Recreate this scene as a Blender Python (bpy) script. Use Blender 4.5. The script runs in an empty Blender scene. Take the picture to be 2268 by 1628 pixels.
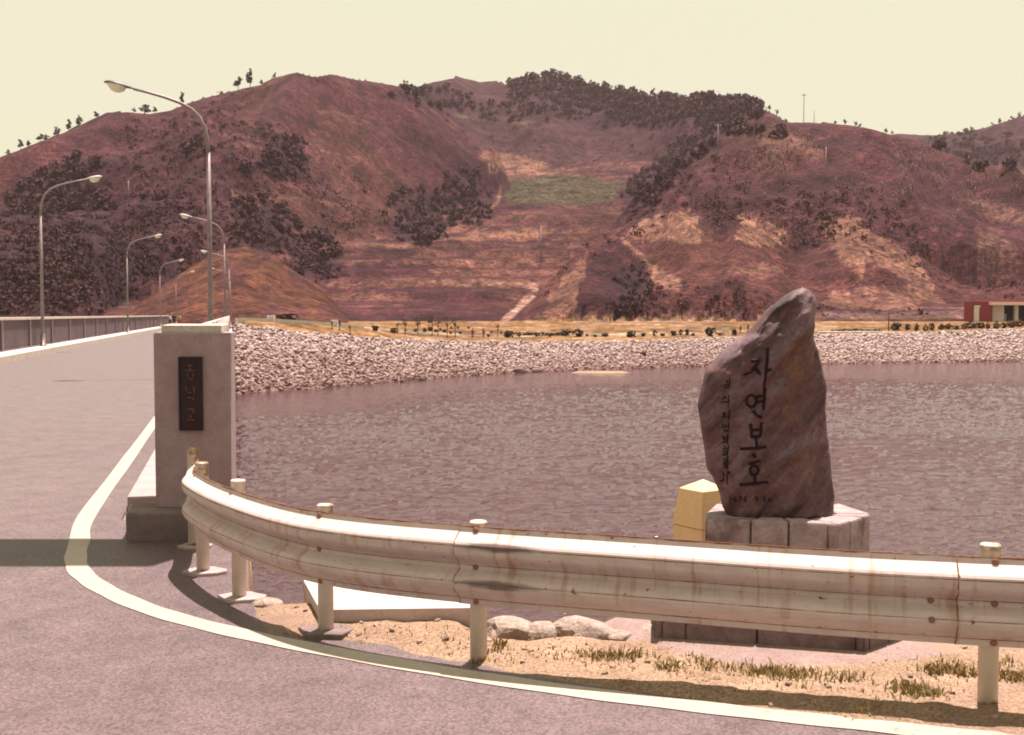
import bpy, bmesh, math, random
import numpy as np
from mathutils import Vector, Matrix
from mathutils.bvhtree import BVHTree
from mathutils.geometry import tessellate_polygon

rnd = random.Random(7)
rng = np.random.default_rng(7)
S = bpy.context.scene
COL = S.collection

# ------------------------------------------------------------------ camera, sky, sun, exposure
EYE, F, TILT = 1.6, 2520.0, math.radians(2.66)      # F in units of a 2268 px wide frame
cam_d = bpy.data.cameras.new('camera')
cam = bpy.data.objects.new('camera', cam_d)
COL.objects.link(cam)
cam.location = (0, 0, EYE)
cam.rotation_euler = (math.pi / 2 - TILT, 0, 0)
cam_d.sensor_width = 36.0
cam_d.lens = 40.0
cam_d.clip_start = 0.05
cam_d.clip_end = 4000
S.camera = cam

SUN_EL, SUN_AZ = math.radians(75.5), math.radians(22)   # azimuth from +Y towards +X
w = bpy.data.worlds.new('World')
S.world = w
w.use_nodes = True
wn, wl = w.node_tree.nodes, w.node_tree.links
wn.clear()
sky = wn.new('ShaderNodeTexSky')
sky.sky_type = 'NISHITA'
sky.sun_disc = False
sky.sun_elevation = SUN_EL
sky.sun_rotation = SUN_AZ
sky.air_density = 1.0
sky.dust_density = 4.0
hz = wn.new('ShaderNodeMix'); hz.data_type = 'RGBA'
hz.inputs['Factor'].default_value = 0.86
hz.inputs['B'].default_value = (3.14, 2.92, 1.86, 1)      # thin bright warm haze over the whole sky
bg = wn.new('ShaderNodeBackground')
bg.inputs['Strength'].default_value = 0.1
wo = wn.new('ShaderNodeOutputWorld')
wl.new(sky.outputs['Color'], hz.inputs['A'])
wl.new(hz.outputs['Result'], bg.inputs['Color'])
wl.new(bg.outputs['Background'], wo.inputs['Surface'])

sd = bpy.data.lights.new('sun', 'SUN')
sd.energy = 4.6
sd.angle = math.radians(0.55)
sd.color = (1.0, 0.86, 0.80)
sun = bpy.data.objects.new('sun', sd)
COL.objects.link(sun)
to_sun = Vector((math.sin(SUN_AZ) * math.cos(SUN_EL), math.cos(SUN_AZ) * math.cos(SUN_EL), math.sin(SUN_EL)))
sun.rotation_euler = to_sun.to_track_quat('Z', 'Y').to_euler()
sun.location = (20, 20, 60)

S.view_settings.view_transform = 'Standard'
S.view_settings.look = 'None'
S.view_settings.gamma = 1
S.view_settings.use_curve_mapping = False
S.view_settings.exposure = 1.45
S.cycles.max_bounces = 6
S.cycles.filter_width = 1.9

# ------------------------------------------------------------------ helpers
ct, st = math.cos(TILT), math.sin(TILT)

def ray(px, py):
    u, v = (px - 1134) / F, (814 - py) / F
    return u, ct + v * st, -st + v * ct

def G(px, py, z=0.0):
    """point of the horizontal plane z seen at a picture point"""
    x, y, d = ray(px, py)
    k = (z - EYE) / d
    return Vector((x * k, y * k, z))

def D(px, py, Y):
    x, y, d = ray(px, py)
    return Vector((x / y * Y, Y, EYE + d / y * Y))

def pix(X, Y, Z):
    Z = Z - EYE
    f = Y * ct - Z * st
    up = Y * st + Z * ct
    return 1134 + F * X / f, 814 - F * up / f

def tag(o, label=None, cat=None, group=None, kind=None):
    if label: o['label'] = label
    if cat: o['category'] = cat
    if group: o['group'] = group
    if kind: o['kind'] = kind
    return o

def empty(name, loc, rz=0.0):
    o = bpy.data.objects.new(name, None)
    COL.objects.link(o)
    o.location = loc
    o.rotation_euler = (0, 0, rz)
    o.empty_display_size = 0.2
    return o

def link_mesh(name, me, mat=None, parent=None, loc=None):
    o = bpy.data.objects.new(name, me)
    COL.objects.link(o)
    if mat and not me.materials: me.materials.append(mat)
    if parent: o.parent = parent
    if loc is not None: o.location = loc
    return o

def copy_tree(o, parent=None):
    c = o.copy()
    COL.objects.link(c)
    c.parent = parent
    for ch in list(o.children): copy_tree(ch, c)
    return c

class MB:
    """collects vertices and faces for one mesh"""
    def __init__(s): s.v, s.f, s.sm = [], [], []
    def add(s, vs, fs, smooth=False):
        n = len(s.v)
        s.v += [tuple(p) for p in vs]
        s.f += [tuple(i + n for i in f) for f in fs]
        s.sm += [smooth] * len(fs)
        return s
    def box(s, x0, x1, y0, y1, z0, z1):
        vs = [(x, y, z) for z in (z0, z1) for x, y in ((x0, y0), (x1, y0), (x1, y1), (x0, y1))]
        return s.add(vs, [(3, 2, 1, 0), (4, 5, 6, 7), (0, 1, 5, 4), (1, 2, 6, 5), (2, 3, 7, 6), (3, 0, 4, 7)])
    def prism(s, pts, z0, z1):
        """pts counter-clockwise in plan; z1 may be a list"""
        n = len(pts)
        zt = z1 if isinstance(z1, (list, tuple)) else [z1] * n
        vs = [(p[0], p[1], z0) for p in pts] + [(p[0], p[1], zt[i]) for i, p in enumerate(pts)]
        fs = [tuple(range(n - 1, -1, -1)), tuple(range(n, 2 * n))] + [(i, (i + 1) % n, n + (i + 1) % n, n + i) for i in range(n)]
        return s.add(vs, fs)
    def tube(s, pts, rad, n=10, caps=True, smooth=True):
        pts = [Vector(p) for p in pts]
        if not isinstance(rad, (list, tuple)): rad = [rad] * len(pts)
        rings, a = [], None
        for i, p in enumerate(pts):
            t = (pts[min(i + 1, len(pts) - 1)] - pts[max(i - 1, 0)]).normalized()
            if a is None:
                a = t.orthogonal().normalized()
            a = (a - t * a.dot(t)).normalized()
            b = t.cross(a)
            rings.append([p + (a * math.cos(2 * math.pi * k / n) + b * math.sin(2 * math.pi * k / n)) * rad[i] for k in range(n)])
        vs = [q for r in rings for q in r]
        fs = []
        for i in range(len(pts) - 1):
            for k in range(n):
                fs.append((i * n + k, i * n + (k + 1) % n, (i + 1) * n + (k + 1) % n, (i + 1) * n + k))
        s.add(vs, fs, smooth)
        if caps:
            m = len(s.v) - len(vs)
            s.f += [tuple(m + k for k in range(n - 1, -1, -1)), tuple(m + (len(pts) - 1) * n + k for k in range(n))]
            s.sm += [False, False]
        return s
    def lathe(s, prof, n=16, cx=0, cy=0, smooth=True):
        vs, fs = [], []
        for r, z in prof:
            for k in range(n):
                vs.append((cx + r * math.cos(2 * math.pi * k / n), cy + r * math.sin(2 * math.pi * k / n), z))
        for i in range(len(prof) - 1):
            for k in range(n):
                fs.append((i * n + k, i * n + (k + 1) % n, (i + 1) * n + (k + 1) % n, (i + 1) * n + k))
        s.add(vs, fs, smooth)
        m = len(s.v) - len(vs)
        s.f += [tuple(m + k for k in range(n - 1, -1, -1)), tuple(m + (len(prof) - 1) * n + k for k in range(n))]
        s.sm += [False, False]
        return s
    def mesh(s, name):
        me = bpy.data.meshes.new(name)
        me.from_pydata(s.v, [], s.f)
        me.polygons.foreach_set('use_smooth', s.sm)
        me.update()
        return me
    def build(s, name, mat=None, parent=None, loc=None, bevel=0.0, seg=2):
        me = s.mesh(name)
        if bevel:
            bm = bmesh.new(); bm.from_mesh(me)
            bmesh.ops.bevel(bm, geom=[e for e in bm.edges if e.calc_face_angle(0) > 0.5], offset=bevel, segments=seg, affect='EDGES', profile=0.6)
            bm.to_mesh(me); bm.free()
        return link_mesh(name, me, mat, parent, loc)

def np_mesh(name, V, Fq, smooth=True):
    """V (n,3), Fq (m,k)"""
    V = np.asarray(V, np.float32); Fq = np.asarray(Fq, np.int32)
    me = bpy.data.meshes.new(name)
    me.vertices.add(len(V)); me.vertices.foreach_set('co', V.ravel())
    m, k = Fq.shape
    me.loops.add(m * k); me.loops.foreach_set('vertex_index', Fq.ravel())
    me.polygons.add(m); me.polygons.foreach_set('loop_start', np.arange(0, m * k, k, dtype=np.int32))
    me.polygons.foreach_set('loop_total', np.full(m, k, np.int32))
    me.polygons.foreach_set('use_smooth', np.full(m, smooth, bool))
    me.update(calc_edges=True)
    return me

def grid_faces(nr, nc):
    i = np.arange(nr * nc).reshape(nr, nc)
    return np.stack([i[:-1, :-1], i[:-1, 1:], i[1:, 1:], i[1:, :-1]], -1).reshape(-1, 4)

def _hash(ix, iy, seed):
    h = (ix.astype(np.int64) * 374761393 + iy.astype(np.int64) * 668265263 + seed * 974711) & 0x7fffffff
    h = ((h ^ (h >> 13)) * 1274126177) & 0x7fffffff
    return ((h ^ (h >> 16)) & 0xffff) / 65535.0

def vnoise(x, y, seed=0):
    ix, iy = np.floor(x), np.floor(y)
    fx, fy = x - ix, y - iy
    fx = fx * fx * fx * (fx * (fx * 6 - 15) + 10); fy = fy * fy * fy * (fy * (fy * 6 - 15) + 10)
    a, b = _hash(ix, iy, seed), _hash(ix + 1, iy, seed)
    c, d = _hash(ix, iy + 1, seed), _hash(ix + 1, iy + 1, seed)
    return (a * (1 - fx) + b * fx) * (1 - fy) + (c * (1 - fx) + d * fx) * fy

def fbm(x, y, oct=4, seed=0, ridged=False):
    x = np.asarray(x, float); y = np.asarray(y, float)
    r, amp, tot = 0, 1.0, 0
    for o in range(oct):
        n = vnoise(x * 2 ** o + 13.7 * o, y * 2 ** o - 7.1 * o, seed + o)
        if ridged: n = 1 - np.abs(2 * n - 1)
        r = r + amp * n; tot += amp; amp *= 0.5
    return r / tot

def sstep(a, b, x):
    t = np.clip((x - a) / (b - a), 0, 1)
    return t * t * (3 - 2 * t)

ORD = ['first', 'second', 'third', 'fourth', 'fifth', 'sixth', 'seventh', 'eighth', 'ninth', 'tenth', 'eleventh', 'twelfth', 'thirteenth', 'fourteenth', 'fifteenth', 'sixteenth', 'seventeenth']
# ------------------------------------------------------------------ materials
class NT:
    def __init__(s, name):
        s.m = bpy.data.materials.new(name); s.m.use_nodes = True
        s.n, s.l = s.m.node_tree.nodes, s.m.node_tree.links
        s.p = s.n['Principled BSDF']
    def new(s, t, **kw):
        n = s.n.new(t)
        for k, v in kw.items(): setattr(n, k, v)
        return n
    def coord(s, kind='Object', scale=(1, 1, 1), rot=(0, 0, 0)):
        c = s.new('ShaderNodeTexCoord'); mp = s.new('ShaderNodeMapping')
        mp.inputs['Scale'].default_value = scale; mp.inputs['Rotation'].default_value = rot
        s.l.new(c.outputs[kind], mp.inputs['Vector'])
        return mp.outputs['Vector']
    def world(s, scale=(1, 1, 1), rot=(0, 0, 0)):
        c = s.new('ShaderNodeNewGeometry'); mp = s.new('ShaderNodeMapping')
        mp.inputs['Scale'].default_value = scale; mp.inputs['Rotation'].default_value = rot
        s.l.new(c.outputs['Position'], mp.inputs['Vector'])
        return mp.outputs['Vector']
    def noise(s, vec, scale, detail=4, rough=0.6, out='Fac', dist=0.0):
        n = s.new('ShaderNodeTexNoise')
        n.inputs['Scale'].default_value = scale; n.inputs['Detail'].default_value = detail
        n.inputs['Roughness'].default_value = rough; n.inputs['Distortion'].default_value = dist
        s.l.new(vec, n.inputs['Vector'])
        return n.outputs[out]
    def ramp(s, fac, stops):
        r = s.new('ShaderNodeValToRGB')
        e = r.color_ramp.elements
        while len(e) < len(stops): e.new(0.5)
        for i, (pos, c) in enumerate(stops):
            e[i].position = pos
            e[i].color = (c, c, c, 1) if isinstance(c, (int, float)) else (*c, 1)
        s.l.new(fac, r.inputs['Fac'])
        return r.outputs['Color']
    def mix(s, fac, a, b, blend='MIX'):
        m = s.new('ShaderNodeMix', data_type='RGBA', blend_type=blend)
        for k, v in (('Factor', fac), ('A', a), ('B', b)):
            if isinstance(v, (int, float)): m.inputs[k].default_value = v if k == 'Factor' else (v, v, v, 1)
            elif isinstance(v, tuple): m.inputs[k].default_value = (*v, 1)
            else: s.l.new(v, m.inputs[k])
        return m.outputs['Result']
    def math(s, op, a, b=0.5):
        m = s.new('ShaderNodeMath', operation=op)
        for i, v in enumerate((a, b)):
            if isinstance(v, (int, float)): m.inputs[i].default_value = v
            else: s.l.new(v, m.inputs[i])
        return m.outputs[0]
    def bump(s, h, strength=0.3, dist=0.01, prev=None):
        b = s.new('ShaderNodeBump')
        b.inputs['Strength'].default_value = strength; b.inputs['Distance'].default_value = dist
        s.l.new(h, b.inputs['Height'])
        if prev is not None: s.l.new(prev, b.inputs['Normal'])
        return b.outputs['Normal']
    def done(s, color, rough=0.8, normal=None, spec=0.5, metal=0.0):
        for k, v in (('Base Color', color), ('Roughness', rough), ('Specular IOR Level', spec), ('Metallic', metal)):
            if isinstance(v, tuple): s.p.inputs[k].default_value = (*v, 1)
            elif isinstance(v, (int, float)): s.p.inputs[k].default_value = v
            else: s.l.new(v, s.p.inputs[k])
        if normal is not None: s.l.new(normal, s.p.inputs['Normal'])
        return s.m

def rough_mat(name, c1, c2, scale=6, c3=None, fine=60, bump=0.3, rough=0.85, spec=0.4, dist=0.01, coord='Object', speck=0.25):
    t = NT(name)
    v = t.world() if coord == 'World' else t.coord(coord)
    a = t.noise(v, scale, 5, 0.65)
    col = t.ramp(a, [(0.32, c1), (0.68, c2)])
    f = t.noise(v, fine, 3, 0.7)
    col = t.mix(speck, col, t.ramp(f, [(0.3, 0.0), (0.7, 1.0)]), 'OVERLAY')
    if c3 is not None:
        col = t.mix(t.ramp(t.noise(v, scale * 0.37, 4, 0.6), [(0.52, 0.0), (0.66, 1.0)]), col, c3)
    nrm = t.bump(t.math('ADD', t.math('MULTIPLY', a, 0.5), f), bump, dist)
    return t.done(col, rough, nrm, spec)

def flat_mat(name, c, rough=0.7, spec=0.4):
    t = NT(name)
    a = t.noise(t.coord('Object'), 9, 3)
    return t.done(t.mix(0.25, c, t.ramp(a, [(0.3, 0.0), (0.7, 1.0)]), 'OVERLAY'), rough, None, spec)

M = {}

def make_asphalt():
    t = NT('asphalt')
    v = t.world()
    big = t.noise(v, 0.35, 4, 0.6)
    mid = t.noise(v, 3.0, 5, 0.7)
    fine = t.noise(v, 140, 2, 0.6)
    vor = t.new('ShaderNodeTexVoronoi'); vor.inputs['Scale'].default_value = 95
    t.l.new(v, vor.inputs['Vector'])
    col = t.ramp(big, [(0.3, (0.074, 0.046, 0.049)), (0.7, (0.097, 0.063, 0.065))])
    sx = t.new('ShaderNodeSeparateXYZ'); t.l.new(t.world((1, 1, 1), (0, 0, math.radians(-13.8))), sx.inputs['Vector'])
    pale = t.ramp(t.math('ADD', t.math('MULTIPLY', sx.outputs['Y'], 0.05), t.math('MULTIPLY', t.math('SUBTRACT', big, 0.5), 0.5)), [(0.30, 0.0), (1.0, 1.0)])  # stands in for glare on the far road, mixed into the colour along the bridge
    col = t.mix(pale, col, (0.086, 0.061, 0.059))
    col = t.mix(0.28, col, t.ramp(mid, [(0.3, 0.15), (0.7, 0.85)]), 'OVERLAY')
    col = t.mix(0.62, col, t.ramp(vor.outputs['Color'], [(0.1, 0.1), (0.9, 0.9)]), 'OVERLAY')
    # tyre-polished lanes are broad soft patches, oil drips are small dark marks
    col = t.mix(t.ramp(t.noise(v, 1.1, 2, 0.4), [(0.68, 0.0), (0.8, 0.35)]), col, (0.05, 0.034, 0.036))
    ck = t.new('ShaderNodeTexVoronoi'); ck.feature = 'DISTANCE_TO_EDGE'; ck.inputs['Scale'].default_value = 0.55
    wob = t.mix(0.12, v, t.noise(v, 2.5, 4, 0.7, 'Color'), 'ADD')
    t.l.new(wob, ck.inputs['Vector'])
    crack = t.math('MULTIPLY', t.ramp(ck.outputs['Distance'], [(0.0, 1.0), (0.006, 0.0)]), t.ramp(t.noise(v, 0.5, 3), [(0.5, 0.0), (0.62, 0.7)]))
    col = t.mix(crack, col, (0.028, 0.018, 0.02))
    n = t.bump(t.math('ADD', fine, vor.outputs['Distance']), 0.35, 0.004)
    return t.done(col, t.ramp(mid, [(0.3, 0.5), (0.7, 0.68)]), n, 0.5)
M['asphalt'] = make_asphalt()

def make_line():
    t = NT('line_paint')
    v = t.world()
    a = t.noise(v, 26, 5, 0.75)
    b = t.noise(v, 2.2, 3, 0.6)
    wear = t.ramp(t.math('ADD', t.math('MULTIPLY', a, 0.7), t.math('MULTIPLY', b, 0.45)), [(0.66, 0.0), (0.76, 0.8)])
    sxx = t.new('ShaderNodeSeparateXYZ'); t.l.new(v, sxx.inputs['Vector'])
    far = t.math('MULTIPLY', t.math('MAXIMUM', t.math('SUBTRACT', sxx.outputs['X'], 0.6), 0.0), 0.075)
    wear = t.ramp(t.math('ADD', far, t.math('ADD', t.math('MULTIPLY', a, 0.7), t.math('MULTIPLY', b, 0.45))), [(0.64, 0.0), (0.78, 0.85)])
    col = t.mix(wear, t.ramp(a, [(0.3, (0.29, 0.245, 0.20)), (0.7, (0.38, 0.325, 0.265))]), (0.15, 0.11, 0.10))
    return t.done(col, 0.6, t.bump(a, 0.2, 0.003), 0.4)
M['line'] = make_line()

M['concrete'] = rough_mat('concrete', (0.26, 0.19, 0.19), (0.34, 0.26, 0.255), 3, None, 80, 0.35, 0.9, 0.3, 0.004)
M['concrete_pale'] = rough_mat('pale_concrete', (0.42, 0.35, 0.31), (0.56, 0.48, 0.42), 2.5, None, 70, 0.3, 0.85, 0.3, 0.004)
M['concrete_dark'] = rough_mat('weathered_concrete', (0.13, 0.09, 0.092), (0.20, 0.145, 0.14), 5, (0.075, 0.058, 0.045), 70, 0.4, 0.9, 0.3, 0.006)
M['bridge_wall'] = rough_mat('bridge_wall_concrete', (0.12, 0.088, 0.10), (0.17, 0.125, 0.14), 0.6, None, 30, 0.2, 0.9, 0.3, 0.004, 'World')
M['granite'] = rough_mat('granite', (0.235, 0.170, 0.178), (0.38, 0.295, 0.298), 14, (0.16, 0.105, 0.112), 130, 0.8, 0.85, 0.35, 0.010)
M['granite_dark'] = rough_mat('dark_granite', (0.15, 0.10, 0.105), (0.24, 0.17, 0.17), 12, (0.105, 0.068, 0.072), 120, 0.7, 0.85, 0.35, 0.010)
M['mortar'] = flat_mat('mortar', (0.10, 0.07, 0.07), 0.95)
M['yellow'] = rough_mat('ochre_paint', (0.60, 0.41, 0.215), (0.68, 0.48, 0.26), 3, None, 60, 0.12, 0.7, 0.35, 0.003, speck=0.12)
M['sand'] = rough_mat('sandy_soil', (0.200, 0.130, 0.086), (0.285, 0.195, 0.134), 2.6, (0.20, 0.130, 0.105), 70, 0.8, 0.97, 0.15, 0.016, 'World', 0.6)
M['boulder'] = rough_mat('pale_boulder', (0.20, 0.145, 0.12), (0.36, 0.285, 0.24), 5, (0.14, 0.095, 0.085), 40, 0.6, 0.9, 0.3, 0.02)
M['metal_grey'] = flat_mat('galvanised_pole', (0.20, 0.150, 0.152), 0.5, 0.5)
M['lamp_dark'] = flat_mat('lamp_housing', (0.045, 0.024, 0.024), 0.5)
M['lamp_pale'] = flat_mat('pale_lamp_housing', (0.38, 0.32, 0.30), 0.5)
M['glass'] = flat_mat('frosted_lamp_glass', (0.62, 0.58, 0.46), 0.25, 0.6)
M['plaque'] = flat_mat('dark_bronze', (0.022, 0.008, 0.012), 0.55, 0.3)
M['plaque_relief'] = flat_mat('raised_bronze', (0.085, 0.034, 0.028), 0.5, 0.4)
M['ink'] = flat_mat('inscription_paint', (0.016, 0.006, 0.011), 0.8, 0.2)
M['ink_faint'] = flat_mat('faded_inscription', (0.030, 0.014, 0.020), 0.9, 0.2)
M['trunk'] = flat_mat('bark', (0.06, 0.036, 0.032), 0.95, 0.2)
M['pine'] = flat_mat('pine_needles', (0.030, 0.022, 0.022), 0.9, 0.2)
M['bush'] = flat_mat('hill_scrub', (0.050, 0.021, 0.027), 0.95, 0.15)
def tone_mat(name, stops):
    t = NT(name)
    a = t.noise(t.world(), 0.16, 3, 0.6)
    b = t.noise(t.world(), 1.1, 2, 0.6)
    return t.done(t.ramp(t.math('ADD', t.math('MULTIPLY', a, 0.65), t.math('MULTIPLY', b, 0.35)), stops), 0.95, None, 0.15)
M['bush'] = tone_mat('hill_woods', [(0.34, (0.030, 0.014, 0.020)), (0.50, (0.052, 0.024, 0.029)), (0.62, (0.060, 0.036, 0.028)), (0.70, (0.090, 0.042, 0.036))])
M['scrub'] = flat_mat('dry_scrub', (0.070, 0.029, 0.029), 0.95, 0.15)
M['shrub'] = flat_mat('clipped_shrub', (0.030, 0.022, 0.014), 0.95, 0.2)
M['shrub_brown'] = flat_mat('dry_shrub', (0.085, 0.045, 0.022), 0.95, 0.2)
M['grass'] = flat_mat('green_grass_blades', (0.25, 0.185, 0.080), 0.9, 0.2)
M['straw'] = flat_mat('dry_grass_blades', (0.34, 0.22, 0.10), 0.9, 0.2)
M['pebble'] = rough_mat('pebble', (0.11, 0.06, 0.05), (0.40, 0.30, 0.23), 2, None, 20, 0.2, 0.9, 0.3, 0.01, 'World')
M['red'] = flat_mat('red_wall_paint', (0.22, 0.026, 0.038), 0.8)
M['white'] = flat_mat('white_paint', (0.62, 0.56, 0.50), 0.7)
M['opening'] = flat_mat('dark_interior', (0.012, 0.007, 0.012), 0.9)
M['skin'] = flat_mat('skin', (0.36, 0.20, 0.14), 0.7)
M['hair'] = flat_mat('dark_hair', (0.015, 0.009, 0.009), 0.7)
for nm, c in (('cloth_red', (0.34, 0.022, 0.03)), ('cloth_maroon', (0.16, 0.018, 0.04)), ('cloth_dark', (0.022, 0.012, 0.022)),
              ('cloth_pale', (0.42, 0.40, 0.26)), ('cloth_pink', (0.40, 0.14, 0.16)), ('cloth_white', (0.55, 0.48, 0.45))):
    M[nm] = flat_mat(nm, c, 0.9, 0.2)

def make_rail():
    """white paint on steel with rust along edges, runs under them and chips (UV: u metres along, v metres up the profile)"""
    t = NT('rusty_white_rail')
    uv = t.new('ShaderNodeUVMap'); uv.uv_map = 'run'
    def mp(sx, sy):
        m = t.new('ShaderNodeMapping'); m.inputs['Scale'].default_value = (sx, sy, 1)
        t.l.new(uv.outputs['UV'], m.inputs['Vector']); return m.outputs['Vector']
    sep = t.new('ShaderNodeSeparateXYZ'); t.l.new(uv.outputs['UV'], sep.inputs['Vector'])
    vv = sep.outputs['Y']
    base = t.ramp(t.noise(mp(3, 9), 2.0, 5, 0.7), [(0.3, (0.43, 0.342, 0.325)), (0.7, (0.54, 0.445, 0.42))])
    dirt = t.ramp(t.noise(mp(1.5, 0.6), 5, 5, 0.7), [(0.5, 0.0), (0.78, 0.5)])
    col = t.mix(dirt, base, (0.36, 0.25, 0.18))
    # rust lines where the profile folds (v positions) broken up by noise
    folds = None
    for v0, wdt in ((0.000, 0.026), (0.115, 0.008), (0.235, 0.007), (0.335, 0.007), (0.445, 0.010)):
        d = t.math('ABSOLUTE', t.math('SUBTRACT', vv, v0))
        band = t.math('SUBTRACT', 1.0, t.math('MINIMUM', t.math('DIVIDE', d, wdt), 1.0))
        folds = band if folds is None else t.math('MAXIMUM', folds, band)
    br = t.noise(mp(5, 24), 1.6, 5, 0.8)
    br2 = t.noise(mp(0.8, 0.0), 2.5, 3, 0.6)
    rust1 = t.ramp(t.math('MULTIPLY', folds, t.math('ADD', br, t.math('MULTIPLY', br2, 0.55))), [(0.52, 0.0), (0.68, 1.0)])
    streak = t.noise(mp(26, 1.3), 1.0, 3, 0.6)
    rust2 = t.ramp(t.math('ADD', streak, t.math('MULTIPLY', t.noise(mp(1.2, 3), 2, 3), 0.5)), [(0.80, 0.0), (0.98, 0.55)])
    chip = t.ramp(t.noise(mp(7, 13), 2.2, 4, 0.7), [(0.64, 0.0), (0.68, 1.0)])
    col = t.mix(rust2, col, (0.30, 0.14, 0.06))
    rc = t.ramp(t.noise(mp(20, 20), 2, 3), [(0.3, (0.10, 0.030, 0.015)), (0.7, (0.26, 0.105, 0.04))])
    col = t.mix(rust1, col, rc)
    col = t.mix(chip, col, rc)
    su = t.math('SUBTRACT', 1.0, t.math('MINIMUM', t.math('DIVIDE', t.math('ABSOLUTE', t.math('SUBTRACT', sep.outputs['X'], 3.50)), 0.30), 1.0))
    sv = None
    for v0 in (0.108, 0.335):
        d = t.math('SUBTRACT', 1.0, t.math('MINIMUM', t.math('DIVIDE', t.math('ABSOLUTE', t.math('SUBTRACT', vv, v0)), 0.035), 1.0))
        sv = d if sv is None else t.math('MAXIMUM', sv, d)
    sc = t.ramp(t.math('MULTIPLY', t.math('MULTIPLY', su, sv), t.math('ADD', t.noise(mp(6, 22), 2, 4, 0.7), 0.25)), [(0.16, 0.0), (0.42, 0.85)])
    col = t.mix(sc, col, (0.10, 0.062, 0.062))
    return t.done(col, 0.72, t.bump(t.noise(mp(12, 12), 2, 3), 0.15, 0.004), 0.3)
M['rail'] = make_rail()

def make_post_mat():
    t = NT('rusty_white_post')
    v = t.coord('Object')
    sep = t.new('ShaderNodeSeparateXYZ'); t.l.new(v, sep.inputs['Vector'])
    z = sep.outputs['Z']
    n = t.noise(v, 14, 5, 0.75)
    base = t.ramp(t.noise(v, 5, 4), [(0.3, (0.50, 0.42, 0.35)), (0.7, (0.64, 0.56, 0.47))])
    info = t.new('ShaderNodeObjectInfo')
    off = t.math('MULTIPLY', t.math('SUBTRACT', info.outputs['Random'], 0.5), 0.12)
    hi = t.math('MULTIPLY', t.math('MAXIMUM', t.math('SUBTRACT', z, 0.55), 0.0), 1.8)
    lo = t.math('MULTIPLY', t.math('MAXIMUM', t.math('SUBTRACT', 0.06, z), 0.0), 5.0)
    k = t.ramp(t.math('ADD', t.math('ADD', n, off), t.math('MAXIMUM', hi, lo)), [(0.66, 0.0), (0.80, 0.9)])
    rc = t.ramp(t.noise(v, 40, 3), [(0.3, (0.11, 0.035, 0.018)), (0.7, (0.30, 0.13, 0.05))])
    return t.done(t.mix(k, base, rc), 0.6, t.bump(n, 0.15, 0.003), 0.4)
M['post'] = make_post_mat()
M['bolt'] = flat_mat('rusty_bolt', (0.20, 0.09, 0.05), 0.7)

def make_rock():
    t = NT('monument_rock')
    v = t.coord('Object', (1, 1, 1), (0, math.radians(38), 0))
    v = t.coord('Object', (1, 1, 1), (0, math.radians(48), 0))
    mp2 = t.new('ShaderNodeMapping'); mp2.inputs['Scale'].default_value = (1.1, 1.1, 4.6); t.l.new(v, mp2.inputs['Vector']); vs = mp2.outputs['Vector']
    a = t.noise(v, 3.2, 6, 0.7)
    b = t.noise(vs, 2.3, 6, 0.7, dist=0.4)
    f = t.noise(v, 45, 4, 0.75)
    col = t.ramp(a, [(0.3, (0.058, 0.023, 0.028)), (0.55, (0.088, 0.037, 0.042)), (0.75, (0.115, 0.048, 0.040))])
    col = t.mix(t.ramp(b, [(0.50, 0.0), (0.58, 0.9)]), col, (0.125, 0.078, 0.098))
    col = t.mix(t.ramp(b, [(0.36, 0.9), (0.45, 0.0)]), col, (0.026, 0.012, 0.017))
    col = t.mix(t.ramp(t.noise(v, 5, 5, 0.7), [(0.57, 0.0), (0.68, 0.6)]), col, (0.17, 0.066, 0.032))
    col = t.mix(0.45, col, t.ramp(f, [(0.3, 0.1), (0.7, 0.9)]), 'OVERLAY')
    n = t.bump(b, 0.5, 0.015)
    n = t.bump(t.math('ADD', f, a), 0.6, 0.008, n)
    return t.done(col, 0.62, n, 0.4)
M['rock'] = make_rock()

def make_water():
    t = NT('lake_water')
    b = t.noise(t.world((0.7, 1.0, 1), (0, 0, -0.3)), 4.5, 3, 0.6, dist=0.4)
    return t.done((0.052, 0.024, 0.030), 0.05, t.bump(b, 0.35, 0.12), 0.5)
M['water'] = make_water()
M['water'].node_tree.nodes['Principled BSDF'].inputs['Specular Tint'].default_value = (1.0, 0.93, 0.935, 1)

def make_terrain_mat():
    t = NT('hillside')
    at = t.new('ShaderNodeAttribute'); at.attribute_name = 'cover'
    v = t.world()
    a = t.noise(v, 0.22, 6, 0.72)
    f = t.noise(v, 0.9, 5, 0.75)
    g = t.noise(v, 0.055, 5, 0.6)
    col = t.mix(0.80, at.outputs['Color'], t.ramp(a, [(0.3, 0.12), (0.7, 0.88)]), 'OVERLAY')
    col = t.mix(0.80, col, t.ramp(f, [(0.34, 0.08), (0.66, 0.92)]), 'OVERLAY')
    col = t.mix(0.45, col, t.ramp(g, [(0.35, 0.1), (0.65, 0.9)]), 'OVERLAY')
    tuft = t.noise(v, 0.42, 3, 0.6)                                  # dry tussocks and low heath
    col = t.mix(t.ramp(tuft, [(0.56, 0.0), (0.66, 0.75)]), col, (0.034, 0.016, 0.021))
    n = t.bump(t.math('ADD', a, t.math('MULTIPLY', f, 0.6)), 0.9, 2.2)
    return t.done(col, 0.97, n, 0.1)
M['terrain'] = make_terrain_mat()

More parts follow.
